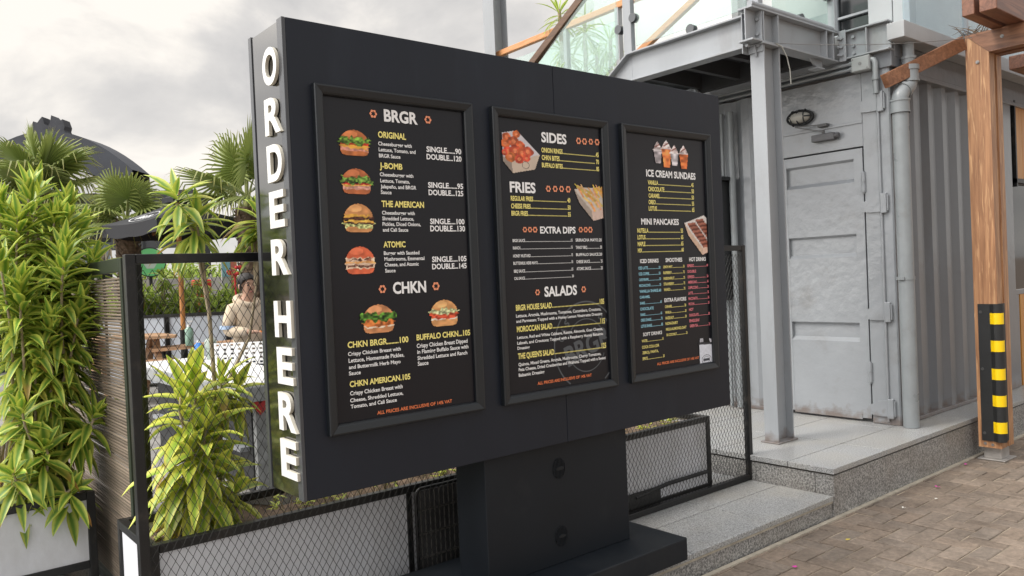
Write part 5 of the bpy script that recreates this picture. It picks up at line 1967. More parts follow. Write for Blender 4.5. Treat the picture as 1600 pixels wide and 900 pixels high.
# plants in the planter behind the mesh
dracaena((1.03, 3.40, BZ), [((0.985, 3.36, 1.16), (-0.1, -0.1, 1), 0.52, 44, (-.03, 0)), ((1.045, 3.38, 1.20), (0.0, -0.1, 1), 0.60, 48, (0, 0)), ((1.06, 3.30, 1.02), (0.15, -0.2, 1), 0.46, 36, (0.02, 0)), ((1.00, 3.32, 0.93), (0.0, -0.3, 1), 0.36, 28, (0, 0)), ((1.12, 3.34, 0.82), (0.35, -0.1, 0.9), 0.28, 26, (0.04, 0)), ((1.19, 3.36, 0.70), (0.55, -0.1, 0.7), 0.16, 18, (0.06, 0))],
         'pale yellow dracaena drooping into the planter right behind the fence mesh', 21, mat=LEAF_PALE, Ll=0.215, W=0.062)
dracaena((1.10, 3.46, BZ), [((1.175, 3.44, 1.17), (0.1, -0.1, 1), 0.14, 30, (0.01, 0)), ((1.25, 3.46, 1.12), (0.35, -0.1, 0.9), 0.08, 16, (0.02, 0))],
         'small bright rosette on twin thin stems in front of the counter', 23, mat=LEAF_PALE, Ll=0.17, W=0.046,
         stems={0: [(1.11, 3.46, BZ - .02), (1.125, 3.46, 0.85), (1.155, 3.45, 1.0), (1.175, 3.44, 1.15)], 1: [(1.15, 3.47, BZ - .02), (1.17, 3.47, 0.9), (1.2, 3.47, 1.05), (1.25, 3.46, 1.11)]})
dracaena((1.13, 3.46, BZ), [((1.105, 3.44, 1.87), (0.10, -0.25, 1), 0.12, 30, (0, 0)), ((1.030, 3.46, 1.96), (-0.30, -0.15, 1), 0.09, 20, (0, 0))],
         'slender dracaena with two leaf heads standing above the fence top rail', 25, Ll=0.17, W=0.042,
         stems={0: [(1.16, 3.47, BZ - .02), (1.16, 3.47, 1.0), (1.145, 3.46, 1.45), (1.12, 3.45, 1.72), (1.105, 3.44, 1.82)], 1: [(1.158, 3.47, BZ - .02), (1.158, 3.47, 1.0), (1.142, 3.46, 1.45), (1.115, 3.455, 1.65), (1.10, 3.46, 1.8), (1.05, 3.46, 1.86), (1.030, 3.46, 1.92)]})
dracaena((1.12, 3.52, BZ), [((1.385, 3.46, 1.90), (0.1, -0.1, 1), 0.14, 40, (0, 0)), ((1.47, 3.50, 1.84), (0.3, 0, 1), 0.14, 34, (0, 0))],
         'dracaena on one bare curved stem reaching behind the left end of the board', 27, Ll=0.15, W=0.042,
         stems={0: [(1.10, 3.53, BZ - .02), (1.13, 3.52, 1.0), (1.24, 3.50, 1.17), (1.325, 3.49, 1.33), (1.365, 3.47, 1.58), (1.385, 3.46, 1.88)], 1: [(1.36, 3.475, 1.56), (1.37, 3.49, 1.75), (1.47, 3.50, 1.82)]})
# scrubby low plants in the soil
def scrub(x0, x1, n, label, seed, zt=0.54, dead=0.3, name='ground_plant'):
    rnd = random.Random(seed)
    t = thing(name, ((x0 + x1) / 2, 3.35, zt), label, 'plant')
    st, fo = MB(), MB()
    for i in range(n):
        x, y = rnd.uniform(x0, x1), rnd.uniform(3.19, 3.52)
        h = rnd.uniform(0.05, 0.16)
        tipp = (x + rnd.uniform(-.06, .06), y + rnd.uniform(-.05, .05), zt + h)
        st.tube([(x, y, zt - 0.02), ((x + tipp[0]) / 2, y, zt + h * .6), tipp], [0.0035, 0.0028, 0.0018], 5)
        if rnd.random() > dead:
            for k_ in range(rnd.randint(5, 10)):
                a = rnd.uniform(0, 6.28)
                leaf(fo, (tipp[0], tipp[1], tipp[2] - rnd.uniform(0, h * .6)), (math.cos(a), math.sin(a), rnd.uniform(0, .9)), (0, 0, 1), rnd.uniform(0.03, 0.07), 0.016, 10, rnd, rnd.uniform(0.3, 1), 0.0 if rnd.random() < .85 else .8, 4)
    st.build('stem', STEM, t)
    fo.build('foliage', LEAF_PALE, t, tint=True)
scrub(1.38, 2.3, 64, 'dry twigs and small yellow-green leaves in the planter under the board', 31)
scrub(2.64, 4.05, 46, 'low dark leafy plants in the right white planter', 33, 0.53, 0.1)

# ------------------------------------------------------------------ fan palms
def fan(mb, hub, d, up, R, rnd, tone, spread=math.radians(135), n=34, droop=1.2, jn=0.56):
    """one pleated fan blade: segments joined on the inner part, free drooping tips"""
    d = Vector(d).normalized()
    side = d.cross(Vector(up)).normalized()
    nrm_ = side.cross(d).normalized()
    hub = Vector(hub)
    for i in range(n):
        a0 = -spread + 2 * spread * i / n
        am = a0 + spread / n
        a1 = a0 + 2 * spread / n
        Rr = R * (0.72 + 0.28 * math.cos(am * 0.55)) * rnd.uniform(.93, 1.05)
        def dirv(a): return (d * math.cos(a) + side * math.sin(a))
        dm, d0, d1 = dirv(am), dirv(a0), dirv(a1)
        pl_ = nrm_ * 0.035 * R
        tn = max(0, min(1, tone + rnd.uniform(-.15, .15)))
        bend = Vector((0, 0, -1))
        V = [hub, hub + d0 * Rr * jn - bend * 0, hub + dm * Rr * jn + pl_, hub + d1 * Rr * jn]
        mid = hub + dm * Rr * 0.80 + bend * droop * R * 0.05
        wv = (d1 - d0).normalized() * R * 0.016
        tip = hub + dm * Rr * 1.0 + bend * droop * R * 0.17 * rnd.uniform(.5, 1.6)
        V += [mid - wv, mid + wv, tip]
        o = len(mb.v)
        mb.v.extend([tuple(v) for v in V])
        mb.c.extend([(0.2, tn, 0), (0.2, tn, 0), (1, tn, 0), (0.2, tn, 0), (0.5, tn, 0.05), (0.5, tn, 0.05), (1, tn, 0.35)])
        for f in ((0, 1, 2), (0, 2, 3), (1, 4, 2), (2, 5, 3), (2, 4, 5), (4, 6, 5)):
            mb.f.append(tuple(o + q for q in f))
            mb.m.append(0)
            mb.sm.append(False)

def palm(base, top, label, seed, nf, R, tr, petl=0.55, dead=5, jn=0.56):
    rnd = random.Random(seed)
    t = thing('fan_palm', base, label, 'palm', 'fan palms beyond the fence')
    base, top = Vector(base), Vector(top)
    tk = MB()
    tk.tube([base, base.lerp(top, .5), top], [tr * 1.1, tr, tr * 0.95], 12)
    L = (top - base).length
    for i in range(int(L / 0.035)):
        z = i * 0.035
        for k_ in range(6):
            a = k_ * math.pi / 3 + (i % 2) * math.pi / 6 + rnd.uniform(-.2, .2)
            p = base.lerp(top, z / L)
            r_ = tr * 1.0
            o_ = Vector((math.cos(a), math.sin(a), 0))
            s_ = Vector((-math.sin(a), math.cos(a), 0))
            k2 = tr * 0.42
            v = [p + o_ * r_ - s_ * k2, p + o_ * r_ + s_ * k2, p + o_ * r_ * rnd.uniform(1.12, 1.4) + Vector((0, 0, rnd.uniform(.05, .10)))]
            tk._add(v, [(0, 1, 2), (0, 2, 1)])
    tk.build('trunk', BARK, t)
    fo, pt = MB(), MB()
    for i in range(nf + dead):
        s = i / nf
        a = i * 2.39996 + rnd.uniform(-.3, .3)
        el = math.radians(84 - 84 * min(s, 1.0) + rnd.uniform(-8, 8))
        if i >= nf:
            el = math.radians(rnd.uniform(-62, -35))
        d = Vector((math.cos(a) * math.cos(el), math.sin(a) * math.cos(el), math.sin(el)))
        hub = top + d * petl * rnd.uniform(.75, 1.1) + Vector((0, 0, -0.10 * (1 - d.z)))
        pt.tube([top + Vector((0, 0, -0.05)), top.lerp(hub, 0.5) + Vector((0, 0, 0.03)), hub], [0.02, 0.014, 0.009], 6)
        d2 = (d + Vector((0, 0, -0.25))).normalized()
        up = Vector((0, 0, 1)) if abs(d2.z) < 0.85 else Vector((math.cos(a + 1), math.sin(a + 1), 0))
        fan(fo, hub, d2, up, R * rnd.uniform(.85, 1.1), rnd, 0.72 - 0.5 * s, droop=1.0 + 1.6 * s, jn=jn)
    pt.build('petiole', M('petiole_green', (0.24, 0.27, 0.09), 0.5), t)
    fo.build('fronds', LEAF_PALM, t, tint=True)
palm((1.95, 12.6, 0.35), (1.95, 12.6, 3.02), 'leftmost fan palm, behind the top of the bushy dracaena', 3, 11, 0.74, 0.15, 0.42, 4, 0.5)
palm((2.60, 10.8, 0.35), (2.60, 10.8, 2.45), 'middle fan palm with a shaggy trunk left of the black parasol', 5, 8, 0.56, 0.13, 0.30, 0, 0.5)
palm((3.52, 8.98, 0.35), (3.46, 9.0, 2.48), 'fan palm with long feathery tips right of the black parasol', 9, 9, 0.66, 0.13, 0.50, 0, 0.40)

# ------------------------------------------------------------------ leafy hedge plants in the background
def hedge_plant(c, r, h, label, seed, n=46):
    rnd = random.Random(seed)
    t = thing('hedge_shrub', (c[0], c[1], 0.35), label, 'shrub', 'leafy shrubs behind the picnic table')
    fo, st = MB(), MB()
    for i in range(n):
        a = rnd.uniform(0, 6.28)
        q = math.sqrt(rnd.random())
        x, y = c[0] + r * q * math.cos(a), c[1] + r * q * math.sin(a)
        z = 0.75 + (h - 0.75) * (rnd.random() ** .7) * (1.05 - 0.35 * q * q)
        column(fo, (x, y, z), (rnd.uniform(-.5, .5), rnd.uniform(-.7, .3), 1), 0.16, 16, rnd, 0.17, 0.046, 1.0, 4)
        if i % 4 == 0:
            st.tube([(c[0], c[1], 0.36), (x, y, z - .1)], [0.02, 0.008], 5)
    st.build('stem', STEM, t)
    fo.build('foliage', LEAF_HEDGE, t, tint=True)
hedge_plant((2.82, 11.2), 0.30, 1.70, 'leftmost hedge shrub seen through the mesh, beside the palm trunk', 1)
hedge_plant((3.08, 11.0), 0.32, 1.78, 'hedge shrub just left of the parasol pole', 2)
hedge_plant((3.42, 10.8), 0.32, 1.72, 'hedge shrub just right of the parasol pole', 3)
hedge_plant((3.75, 10.55), 0.30, 1.62, 'hedge shrub left of the person in the hoodie', 4)
hedge_plant((4.05, 10.3), 0.34, 1.86, 'hedge shrub behind the person in the hoodie', 5)
hedge_plant((2.45, 11.4), 0.32, 1.55, 'hedge shrub behind the left fence post', 6)
# the far tree belt
def belt():
    rnd = random.Random(17)
    fo = MB()
    for i in range(420):
        x, y = rnd.uniform(1.5, 9.0), rnd.uniform(15.5, 18)
        z = rnd.uniform(0.7, 2.05 + 0.5 * math.sin(x * 2.1) * math.sin(x * 0.7))
        column(fo, (x, y, z), (rnd.uniform(-.6, .6), rnd.uniform(-.6, .3), 1), 0.3, 12, rnd, 0.34, 0.06, 1.0, 5)
    o_ = fo.build('distant_greenery', LEAF_HEDGE, tint=True)
    o_['kind'] = 'stuff'
    o_['label'] = 'distant mass of garden greenery beyond the seating area'
belt()
b = MB()
b.box(2.0, 5.4, 13.5, 13.56, 0.35, 1.75)
for i in range(14):
    b.box(2.0 + i * 0.25, 2.03 + i * 0.25, 13.47, 13.499, 0.35, 1.8)
tag(b.build('pale_fence', M('pale_fence', (0.50, 0.48, 0.45), 0.7, var=0.15)), 'pale weathered fence standing behind the hedge shrubs', 'fence')

# tall yucca behind the stair glass
def yucca():
    rnd = random.Random(6)
    t = thing('yucca_tree', (6.3, 6.25, 0.304), 'spiky yucca tree seen through the stair glass above the board', 'tree')
    st, fo = MB(), MB()
    for tip in ((5.95, 6.25, 4.42), (6.18, 6.1, 4.28), (6.05, 6.35, 4.05), (6.25, 6.0, 3.9), (6.42, 5.95, 4.12), (6.5, 6.2, 3.72), (6.1, 6.2, 3.62), (6.3, 5.95, 3.55), (5.95, 6.3, 3.75), (6.2, 6.2, 3.3), (6.45, 5.9, 3.35)):
        st.tube(stem_path((6.3, 6.25, 0.31), tip, rnd, 0.05), [0.05, .045, .04, .035, .03, .025, .02], 7)
        column(fo, tip, (rnd.uniform(-.3, .3), rnd.uniform(-.3, .3), 1), 0.22, 40, rnd, 0.28, 0.026, 1.0, 3.0)
    st.build('trunk', STEM, t)
    fo.build('foliage', LEAF_HEDGE, t, tint=True)
yucca()

# ================================================================== seating area beyond the fence
# black market parasol
pr_ = thing('parasol', (2.94, 9.85, 0.35), 'black market parasol with a white oval emblem on its sloping canopy and a wooden pole', 'parasol')
b = MB()
b.tube([(2.94, 9.85, 0.60), (2.94, 9.85, 2.70)], 0.030, 12)
b.build('pole', wood('parasol_pole_wood', srgb(170, 110, 56), srgb(206, 146, 84), 'z', 0.4, 30), pr_)
b = MB()
b.tube([(2.94, 9.85, 0.36), (2.94, 9.85, 0.42)], 0.28, 20)
b.tube([(2.94, 9.85, 0.42), (2.94, 9.85, 1.08)], 0.042, 12)
b.build('base', DARK_STEEL, pr_)
apex = Vector((2.94, 9.85, 2.66))
hw = 0.61
rot = Matrix.Rotation(math.radians(14), 3, 'Z')
def cpt(u, v, z): return Vector((2.94, 9.85, 0)) + rot @ Vector((u * hw, v * hw, 0)) + Vector((0, 0, z))
ring_ = []
seg = 8
cs = [(-1, -1), (1, -1), (1, 1), (-1, 1)]
b = MB()
ZE, ZV = 2.36, 2.20
for k_ in range(4):
    (u0, v0), (u1, v1) = cs[k_], cs[(k_ + 1) % 4]
    rows = []
    for r_ in range(6):
        t = 0.13 + 0.87 * r_ / 5
        row = []
        for i in range(seg + 1):
            s_ = i / seg
            sag = -0.03 * math.sin(math.pi * s_) * t - 0.02 * math.sin(math.pi * t)
            row.append(cpt((u0 + (u1 - u0) * s_) * t, (v0 + (v1 - v0) * s_) * t, 2.62 + (ZE - 2.62) * t + sag))
        rows.append(row)
    o_ = [p for row in rows for p in row]
    n = seg + 1
    b._add(o_, [(r_ * n + i, r_ * n + i + 1, (r_ + 1) * n + i + 1, (r_ + 1) * n + i) for r_ in range(5) for i in range(seg)], 0, True)
    lo = [p + Vector((0, 0, -0.15 + 0.008 * math.sin(i * 2.0))) for i, p in enumerate(rows[-1])]
    b._add(rows[-1] + lo, [(i, i + 1, n + i + 1, n + i) for i in range(seg)], 0, True)
    t = 0.20
    q = [cpt(u0 * t, v0 * t, 2.66), cpt(u1 * t, v1 * t, 2.66), apex + Vector((0, 0, 0.05))]
    b._add(q, [(0, 1, 2)])
    q2 = [cpt(u0 * t, v0 * t, 2.60), cpt(u1 * t, v1 * t, 2.60), q[1], q[0]]
    b._add(q2, [(0, 1, 2, 3)])
cn = b.build('canopy', CANVAS_BLACK, pr_)
# emblem lying on the left/front facet
b = MB()
(u0, v0), (u1, v1) = cs[3], cs[0]
def fac(a_, t):
    s_ = a_
    sag = -0.03 * math.sin(math.pi * s_) * t - 0.02 * math.sin(math.pi * t)
    return cpt((u0 + (u1 - u0) * s_) * t, (v0 + (v1 - v0) * s_) * t, 2.62 + (ZE - 2.62) * t + sag + 0.010)
N_ = 40
for ra, rb in ((1.0, 0.93),):
    vs_ = []
    for i in range(N_):
        a = 2 * math.pi * i / N_
        for r_ in (ra, rb):
            vs_.append(fac(0.5 + 0.30 * r_ * math.cos(a), 0.64 + 0.24 * r_ * math.sin(a)))
    b._add(vs_, [(2 * i, 2 * i + 1, (2 * i + 3) % (2 * N_), (2 * i + 2) % (2 * N_)) for i in range(N_)])
v, f = text_mesh('BRGR', 0.03)
lo, hi = v.min(0), v.max(0)
b._add([fac(0.5 + 0.18 - 0.36 * (1 - (p[0] - lo[0]) / (hi[0] - lo[0])), 0.66 + 0.09 - 0.18 * ((p[1] - lo[1]) / (hi[1] - lo[1]))) for p in v], f)
b.build('emblem', M('emblem_white', (0.62, 0.63, 0.64), 0.7), pr_)
b = MB()
for u, v_ in cs + [(-1, 0), (1, 0), (0, -1), (0, 1)]:
    b.bar(cpt(u * 0.04, v_ * 0.04, 2.50), cpt(u * 0.96, v_ * 0.96, ZE - 0.10), 0.02, 0.03)
b.build('rib', WOOD_BEAM, pr_)
b = MB()
b.tube([(2.94, 9.85, 2.70), (2.94, 9.85, 2.76)], [0.035, 0.02], 10)
b.ball((2.94, 9.85, 2.79), 0.035, 10, 6)
b.build('finial', WOOD_BENCH, pr_)

# arched dark roof far behind
def arch(x0, y0, L, W, z0, rise, th, name, mat, parent, cut=1.0):
    q = MB()
    n = 26
    d = Vector((L[0], L[1], 0))
    nrm_ = Vector((-L[1], L[0], 0)).normalized() * W
    top, bot = [], []
    for i in range(n + 1):
        s_ = cut * i / n
        z = z0 + rise * (1 - (2 * s_ - 1) ** 2)
        p = Vector((x0, y0, 0)) + d * s_
        top.append(p + Vector((0, 0, z)))
        bot.append(p + Vector((0, 0, z - th)))
    vs_ = top + bot + [p + nrm_ for p in top] + [p + nrm_ for p in bot]
    m_ = n + 1
    fs = []
    for i in range(n):
        fs += [(i, i + 1, m_ + i + 1, m_ + i), (2 * m_ + i, 2 * m_ + i + 1, i + 1, i), (m_ + i, m_ + i + 1, 3 * m_ + i + 1, 3 * m_ + i), (2 * m_ + i, 3 * m_ + i, 3 * m_ + i + 1, 2 * m_ + i + 1)]
    q._add(vs_, fs)
    return q.build(name, mat, parent)
ar = thing('arched_pavilion', (4.8, 28.5, 0.35), 'dark arched pavilion roof with a pale vault beneath it behind the palms', 'pavilion')
arch(1.5, 31.1, (6.2, -5.02), 1.2, 3.88, 2.9, 1.05, 'roof', M('dark_roof_sheet', srgb(54, 58, 66), 0.6, var=0.2, vscale=1.5, bump=0.2, bscale=4), ar, 0.84)
arch(1.75, 31.15, (5.9, -4.78), 0.6, 2.85, 2.85, 0.50, 'vault', M('pale_vault', (0.72, 0.72, 0.70), 0.8), ar, 0.8)
b = MB()
for i in range(7):
    p = Vector((-0.4, 33.2, 0)) + Vector((9.0, -7.1, 0)) * (i / 6)
    b.box(p.x - .12, p.x + .12, p.y - .12, p.y + .12, 0.35, 4.6)
b.build('pillar', DARK_BOARD, ar)
b = MB()
b.bar((-0.6, 33.4, 4.55), (8.4, 26.3, 4.55), 0.3, 0.5)
b.bar((-0.6, 33.4, 3.3), (8.4, 26.3, 3.3), 0.3, 0.7)
b.build('eaves_beam', DARK_BOARD, ar)
# jagged dark ornament on the ridge
rnd = random.Random(2)
b = MB()
c0 = Vector((4.75, 28.75, 6.7))
ax = Vector((0.79, -0.61, 0))
P = [(-0.62, 0), (-0.60, 0.42), (-0.55, 0.52), (-0.44, 0.42), (-0.3, 0.60), (-0.22, 0.68), (-0.15, 0.40), (-0.02, 0.30), (0.06, 0.44), (0.12, 0.72), (0.3, 0.50), (0.42, 0.46), (0.52, 0.56), (0.60, 0.30), (0.56, 0.16), (0.62, 0.0)]
P = [(p[0] * 0.85, p[1] * 0.85) for p in P]
vs_ = [c0 + ax * p[0] + Vector((0, 0, p[1])) for p in P] + [c0 + ax * p[0] + Vector((0.28, 0.36, p[1])) for p in P]
n = len(P)
b._add(vs_, [(i, (i + 1) % n, n + (i + 1) % n, n + i) for i in range(n)] + [tuple(range(n))[::-1], tuple(range(n, 2 * n))])
tag(b.build('roof_ornament', M('ornament_dark', srgb(58, 60, 66), 0.7, var=0.4, vscale=3, bump=0.5, bscale=6)), 'dark jagged crown-like ornament on top of the arched roof', 'ornament')

# low dark kiosk with a glazed strip
ki = thing('dark_kiosk', (2.4, 15.2, 0.35), 'low dark kiosk with a pale glazed strip left of the parasol', 'kiosk')
b = MB()
b.box(-2.0, 3.35, 15.0, 18.0, 2.45, 3.05)
b.box(-2.0, 3.35, 15.05, 15.2, 0.35, 1.9)
b.box(-2.0, -1.8, 15.2, 17.9, 0.35, 2.45)
b.build('wall', DARK_BOARD, ki)
b = MB()
b.box(-1.79, 3.33, 15.06, 15.12, 1.91, 2.445)
b.build('glazing', M('kiosk_glass', (0.30, 0.36, 0.38), 0.1, var=0.2, vscale=1.5), ki)
b = MB()
b.box(-2.0, 3.40, 14.9, 15.04, 2.06, 2.10)
b.build('window_bar', GREY_STEEL, ki)
tu = MB()
for i in range(60):
    a = rnd.uniform(0, 6.28)
    p = Vector((2.75 + rnd.uniform(-.5, .5), 14.6, 2.30))
    tu.bar(p, p + Vector((0.12 * math.cos(a), 0.1 * math.sin(a), -0.28)), 0.02, 0.01)
tag(tu.build('thatch_fringe', M('thatch', (0.30, 0.25, 0.17), 0.95, var=0.3)), 'dry thatch fringe hanging under the edge behind the parasol', 'thatch')

# round green sign
gs = thing('round_sign', (3.37, 12.76, 0.35), 'round pale green sign on a thin post behind the fence corner', 'sign')
cdir = Vector((-3.37, -12.76, 0)).normalized()
c_ = Vector((3.37, 12.76, 2.0))
b = MB()
b.tube([c_ + cdir * 0.02, c_ - cdir * 0.03], 0.225, 32)
b.build('rim', DARK_BOARD, gs)
b = MB()
b.disc(c_ + cdir * 0.024, cdir, 0.21, 32)
b.build('face', M('green_face', srgb(120, 214, 140), 0.5), gs)
b = MB()
b.disc(c_ + cdir * 0.028 + Vector((0, 0, -0.01)), cdir, 0.10, 6)
b.build('emblem', M('sign_emblem', srgb(200, 216, 206), 0.6), gs)
b = MB()
b.tube([c_ - cdir * 0.05 + Vector((0, 0, -0.2)), c_ - cdir * 0.05 + Vector((0, 0, -1.65))], 0.025, 8)
b.build('post', DARK_STEEL, gs)

# picnic table and its bench
pt = thing('picnic_table', (2.3, 9.55, 0.35), 'wooden picnic table seen through the mesh by the left fence post', 'table')
b = MB()
for i in range(5):
    b.bar((1.75, 9.98 - i * 0.145, 1.055), (2.62, 9.62 - i * 0.145, 1.055), 0.14, 0.035)
b.build('tabletop', WOOD_BENCH, pt, bevel=0.004)
for x, y in ((1.95, 9.85), (2.45, 9.62)):
    for s_ in (-1, 1):
        b = MB()
        b.bar((x + 0.02, y - 0.25 + 0.08 * s_, 1.04), (x, y - 0.25 + 0.40 * s_, 0.352), 0.06, 0.09)
        b.build('leg', WOOD_BENCH, pt)
b = MB()
b.bar((1.70, 9.30, 0.80), (2.55, 8.95, 0.80), 0.26, 0.035)
b.build('seat', WOOD_BENCH, pt)
be = thing('bench', (2.75, 9.0, 0.35), 'long low wooden bench between the picnic table and the pole', 'bench')
b = MB()
for i in range(3):
    b.bar((2.42, 9.20 + i * 0.12, 0.91), (3.30, 8.62 + i * 0.12, 0.955), 0.115, 0.035)
b.build('seat', WOOD_BENCH, be)
for x, y in ((2.55, 9.12), (3.15, 8.72)):
    b = MB()
    b.box(x - .03, x + .03, y, y + .3, 0.352, 0.895)
    b.build('leg', DARK_STEEL, be)
# white planter row behind, with lettering too small to read
wp = thing('planter', (3.2, 10.2, 0.35), 'long white planter row under the background hedge', 'planter', 'white boxed planters in black frames')
b = MB()
b.prism([(2.2, 11.0), (4.3, 9.45), (4.36, 9.52), (2.26, 11.07)], 'z', 0.40, 1.22)
b.build('side_panel', M('white_blue_board', (0.62, 0.66, 0.72), 0.6, var=0.08), wp)
b = MB()
b.prism([(2.2, 10.98), (4.3, 9.43), (4.36, 9.54), (2.26, 11.09)], 'z', 1.221, 1.26)
for s_ in (0.0, 0.33, 0.62, 0.95):
    x, y = 2.2 + 2.1 * s_, 10.97 - 1.55 * s_
    b.box(x, x + 0.05, y - .03, y + .02, 0.36, 1.22)
b.build('frame', DARK_STEEL, wp)

# hand-soap bottle and a blue bottle on the bench
def bottle(x, y, z, label, body, h, r, pump):
    t = thing('pump_bottle' if pump else 'bottle', (x, y, z), label, 'bottle')
    q = MB()
    q.tube([(x, y, z + .001), (x, y, z + .02), (x, y, z + h * .72), (x, y, z + h * .82)], [r * .95, r, r, r * .4], 14)
    q.build('body', body, t)
    q = MB()
    q.tube([(x, y, z + h * .82), (x, y, z + h * .92)], r * .42, 10)
    if pump:
        q.tube([(x, y, z + h * .92), (x, y, z + h * 1.05)], r * .12, 6)
        q.bar((x - r * .25, y, z + h * 1.06), (x + r * .9, y - .01, z + h * 1.05), .016, .018)
    q.build('cap', WHITE_PLAIN, t)
bottle(2.72, 8.92, 0.945, 'clear green pump bottle of hand soap standing on the bench', M('soap_green', (0.20, 0.32, 0.25), 0.15, var=0.3, vscale=20), 0.25, 0.045, True)
bottle(2.34, 7.42, 0.912, 'small blue bottle on the white counter', M('bottle_blue', (0.05, 0.22, 0.62), 0.3), 0.19, 0.035, False)
b = MB()
b.tube([(2.43, 7.36, 0.912), (2.43, 7.36, 1.02)], [0.035, 0.042], 14)
b.ball((2.43, 7.36, 1.05), 0.06, 10, 6)
tag(b.build('jar', M('jar_green', (0.36, 0.42, 0.36), 0.35, var=0.3, vscale=20)), 'grey-green jar of cutlery beside the blue bottle', 'jar')

# white counter
cu = thing('counter', (2.3, 6.4, 0.138), 'white topped service counter with thick grey edges behind the planter', 'counter')
b = MB()
b.box(1.885, 2.50, 5.195, 7.75, 0.885, 0.910)
b.build('counter_top', M('white_counter', (0.74, 0.74, 0.74), 0.35, var=0.05, vscale=3), cu, bevel=0.004)
b = MB()
b.box(1.875, 2.51, 5.186, 7.76, 0.785, 0.8845)
b.build('edge', CONCRETE, cu, bevel=0.004)
b = MB()
b.box(2.02, 2.42, 5.36, 7.6, 0.139, 0.7845)
b.build('body', DARK_BOARD, cu)
b = MB()
b.box(2.03, 2.23, 5.30, 5.358, 0.139, 0.7845)
b.build('leg_panel', CONCRETE, cu)
b = MB()
b.box(1.95, 2.015, 5.40, 7.55, 0.42, 0.45)
b.build('shelf', GREY_STEEL, cu)
# heart trinket under the counter
b = MB()
P = []
for i in range(32):
    t = 2 * math.pi * i / 32
    P.append((2.055 + 0.0034 * 16 * math.sin(t) ** 3, 0.735 + 0.0034 * (13 * math.cos(t) - 5 * math.cos(2 * t) - 2 * math.cos(3 * t) - math.cos(4 * t))))
b.prism(P, 'y', 5.265, 5.290)
b.tube([(2.055, 5.277, 0.76), (2.055, 5.277, 0.80)], 0.003, 5)
tag(b.build('red_heart', M('red_foil', (0.55, 0.02, 0.02), 0.3), bevel=0.004), 'shiny red heart hanging under the counter edge', 'decoration')
# pierced white panel standing on the counter
pp = thing('pierced_panel', (2.42, 6.55, 0.911), 'white metal panel pierced with rows of holes standing on the counter', 'panel')
b = MB()
A_, B_ = Vector((2.24, 6.70, 0.912)), Vector((2.66, 6.36, 0.912))
du = (B_ - A_)
n_ = du.cross(Vector((0, 0, 1))).normalized() * 0.006
cols, rows = 9, 5
H_ = 0.185
for r_ in range(rows):
    for c in range(cols):
        u0, u1 = c / cols, (c + 1) / cols
        z0, z1 = H_ * r_ / rows, H_ * (r_ + 1) / rows
        O = [A_ + du * u + Vector((0, 0, z)) for u, z in ((u0, z0), (u1, z0), (u1, z1), (u0, z1))]
        sh = 0.5 * (r_ % 2)
        m_ = A_ + du * ((u0 + u1) / 2) + Vector((0, 0, (z0 + z1) / 2))
        I = [m_ + (p - m_) * 0.44 for p in O]
        I = [(I[0] + I[1]) / 2, I[2], I[3], I[3]] if False else I
        for off in (n_, -n_):
            b._add([p + off for p in O] + [p + off for p in I], [(0, 1, 5, 4), (1, 2, 6, 5), (2, 3, 7, 6), (3, 0, 4, 7)])
        b._add([p + n_ for p in I] + [p - n_ for p in I], [(0, 1, 5, 4), (1, 2, 6, 5), (2, 3, 7, 6), (3, 0, 4, 7)])
b.build('sheet', WHITE_PLAIN, pp)

# small red accents far away
b = MB()
for i in range(9):
    b.ball((3.235 + rnd.uniform(-.08, .08), 8.86, 1.745 + rnd.uniform(-.08, .08)), 0.022, 7, 5)
b.tube([(3.235, 8.87, 1.68), (3.26, 8.9, 0.36)], 0.012, 5)
tag(b.build('red_flowers', M('red_petals', (0.42, 0.025, 0.02), 0.6)), 'cluster of bright red flowers behind the head of the person', 'flowers')
b = MB()
b.box(3.55, 3.79, 11.3, 11.45, 1.50, 1.69)
b.box(3.60, 3.74, 11.31, 11.44, 0.351, 1.499)
tag(b.build('red_stool', M('red_cloth', (0.55, 0.04, 0.03), 0.7, var=0.2), bevel=0.02), 'red topped block between the hedge shrubs', 'stool')
lb = thing('price_board', (3.95, 11.2, 0.35), 'narrow upright board with blue, white and red blocks behind the bare stem', 'sign')
b = MB()
b.box(3.90, 4.12, 11.2, 11.23, 1.30, 1.95)
b.box(4.00, 4.03, 11.205, 11.225, 0.35, 1.299)
b.build('board', M('board_grey', (0.5, 0.5, 0.5), 0.6), lb)
b = MB()
b.box(3.91, 4.02, 11.19, 11.199, 1.72, 1.93)
b.box(3.92, 4.01, 11.19, 11.199, 1.36, 1.48)
b.build('blue_block', M('block_blue', (0.25, 0.48, 0.58), 0.6), lb)
b = MB()
b.box(4.03, 4.115, 11.19, 11.199, 1.45, 1.94)
b.build('red_block', M('block_red', (0.55, 0.16, 0.12), 0.6), lb)

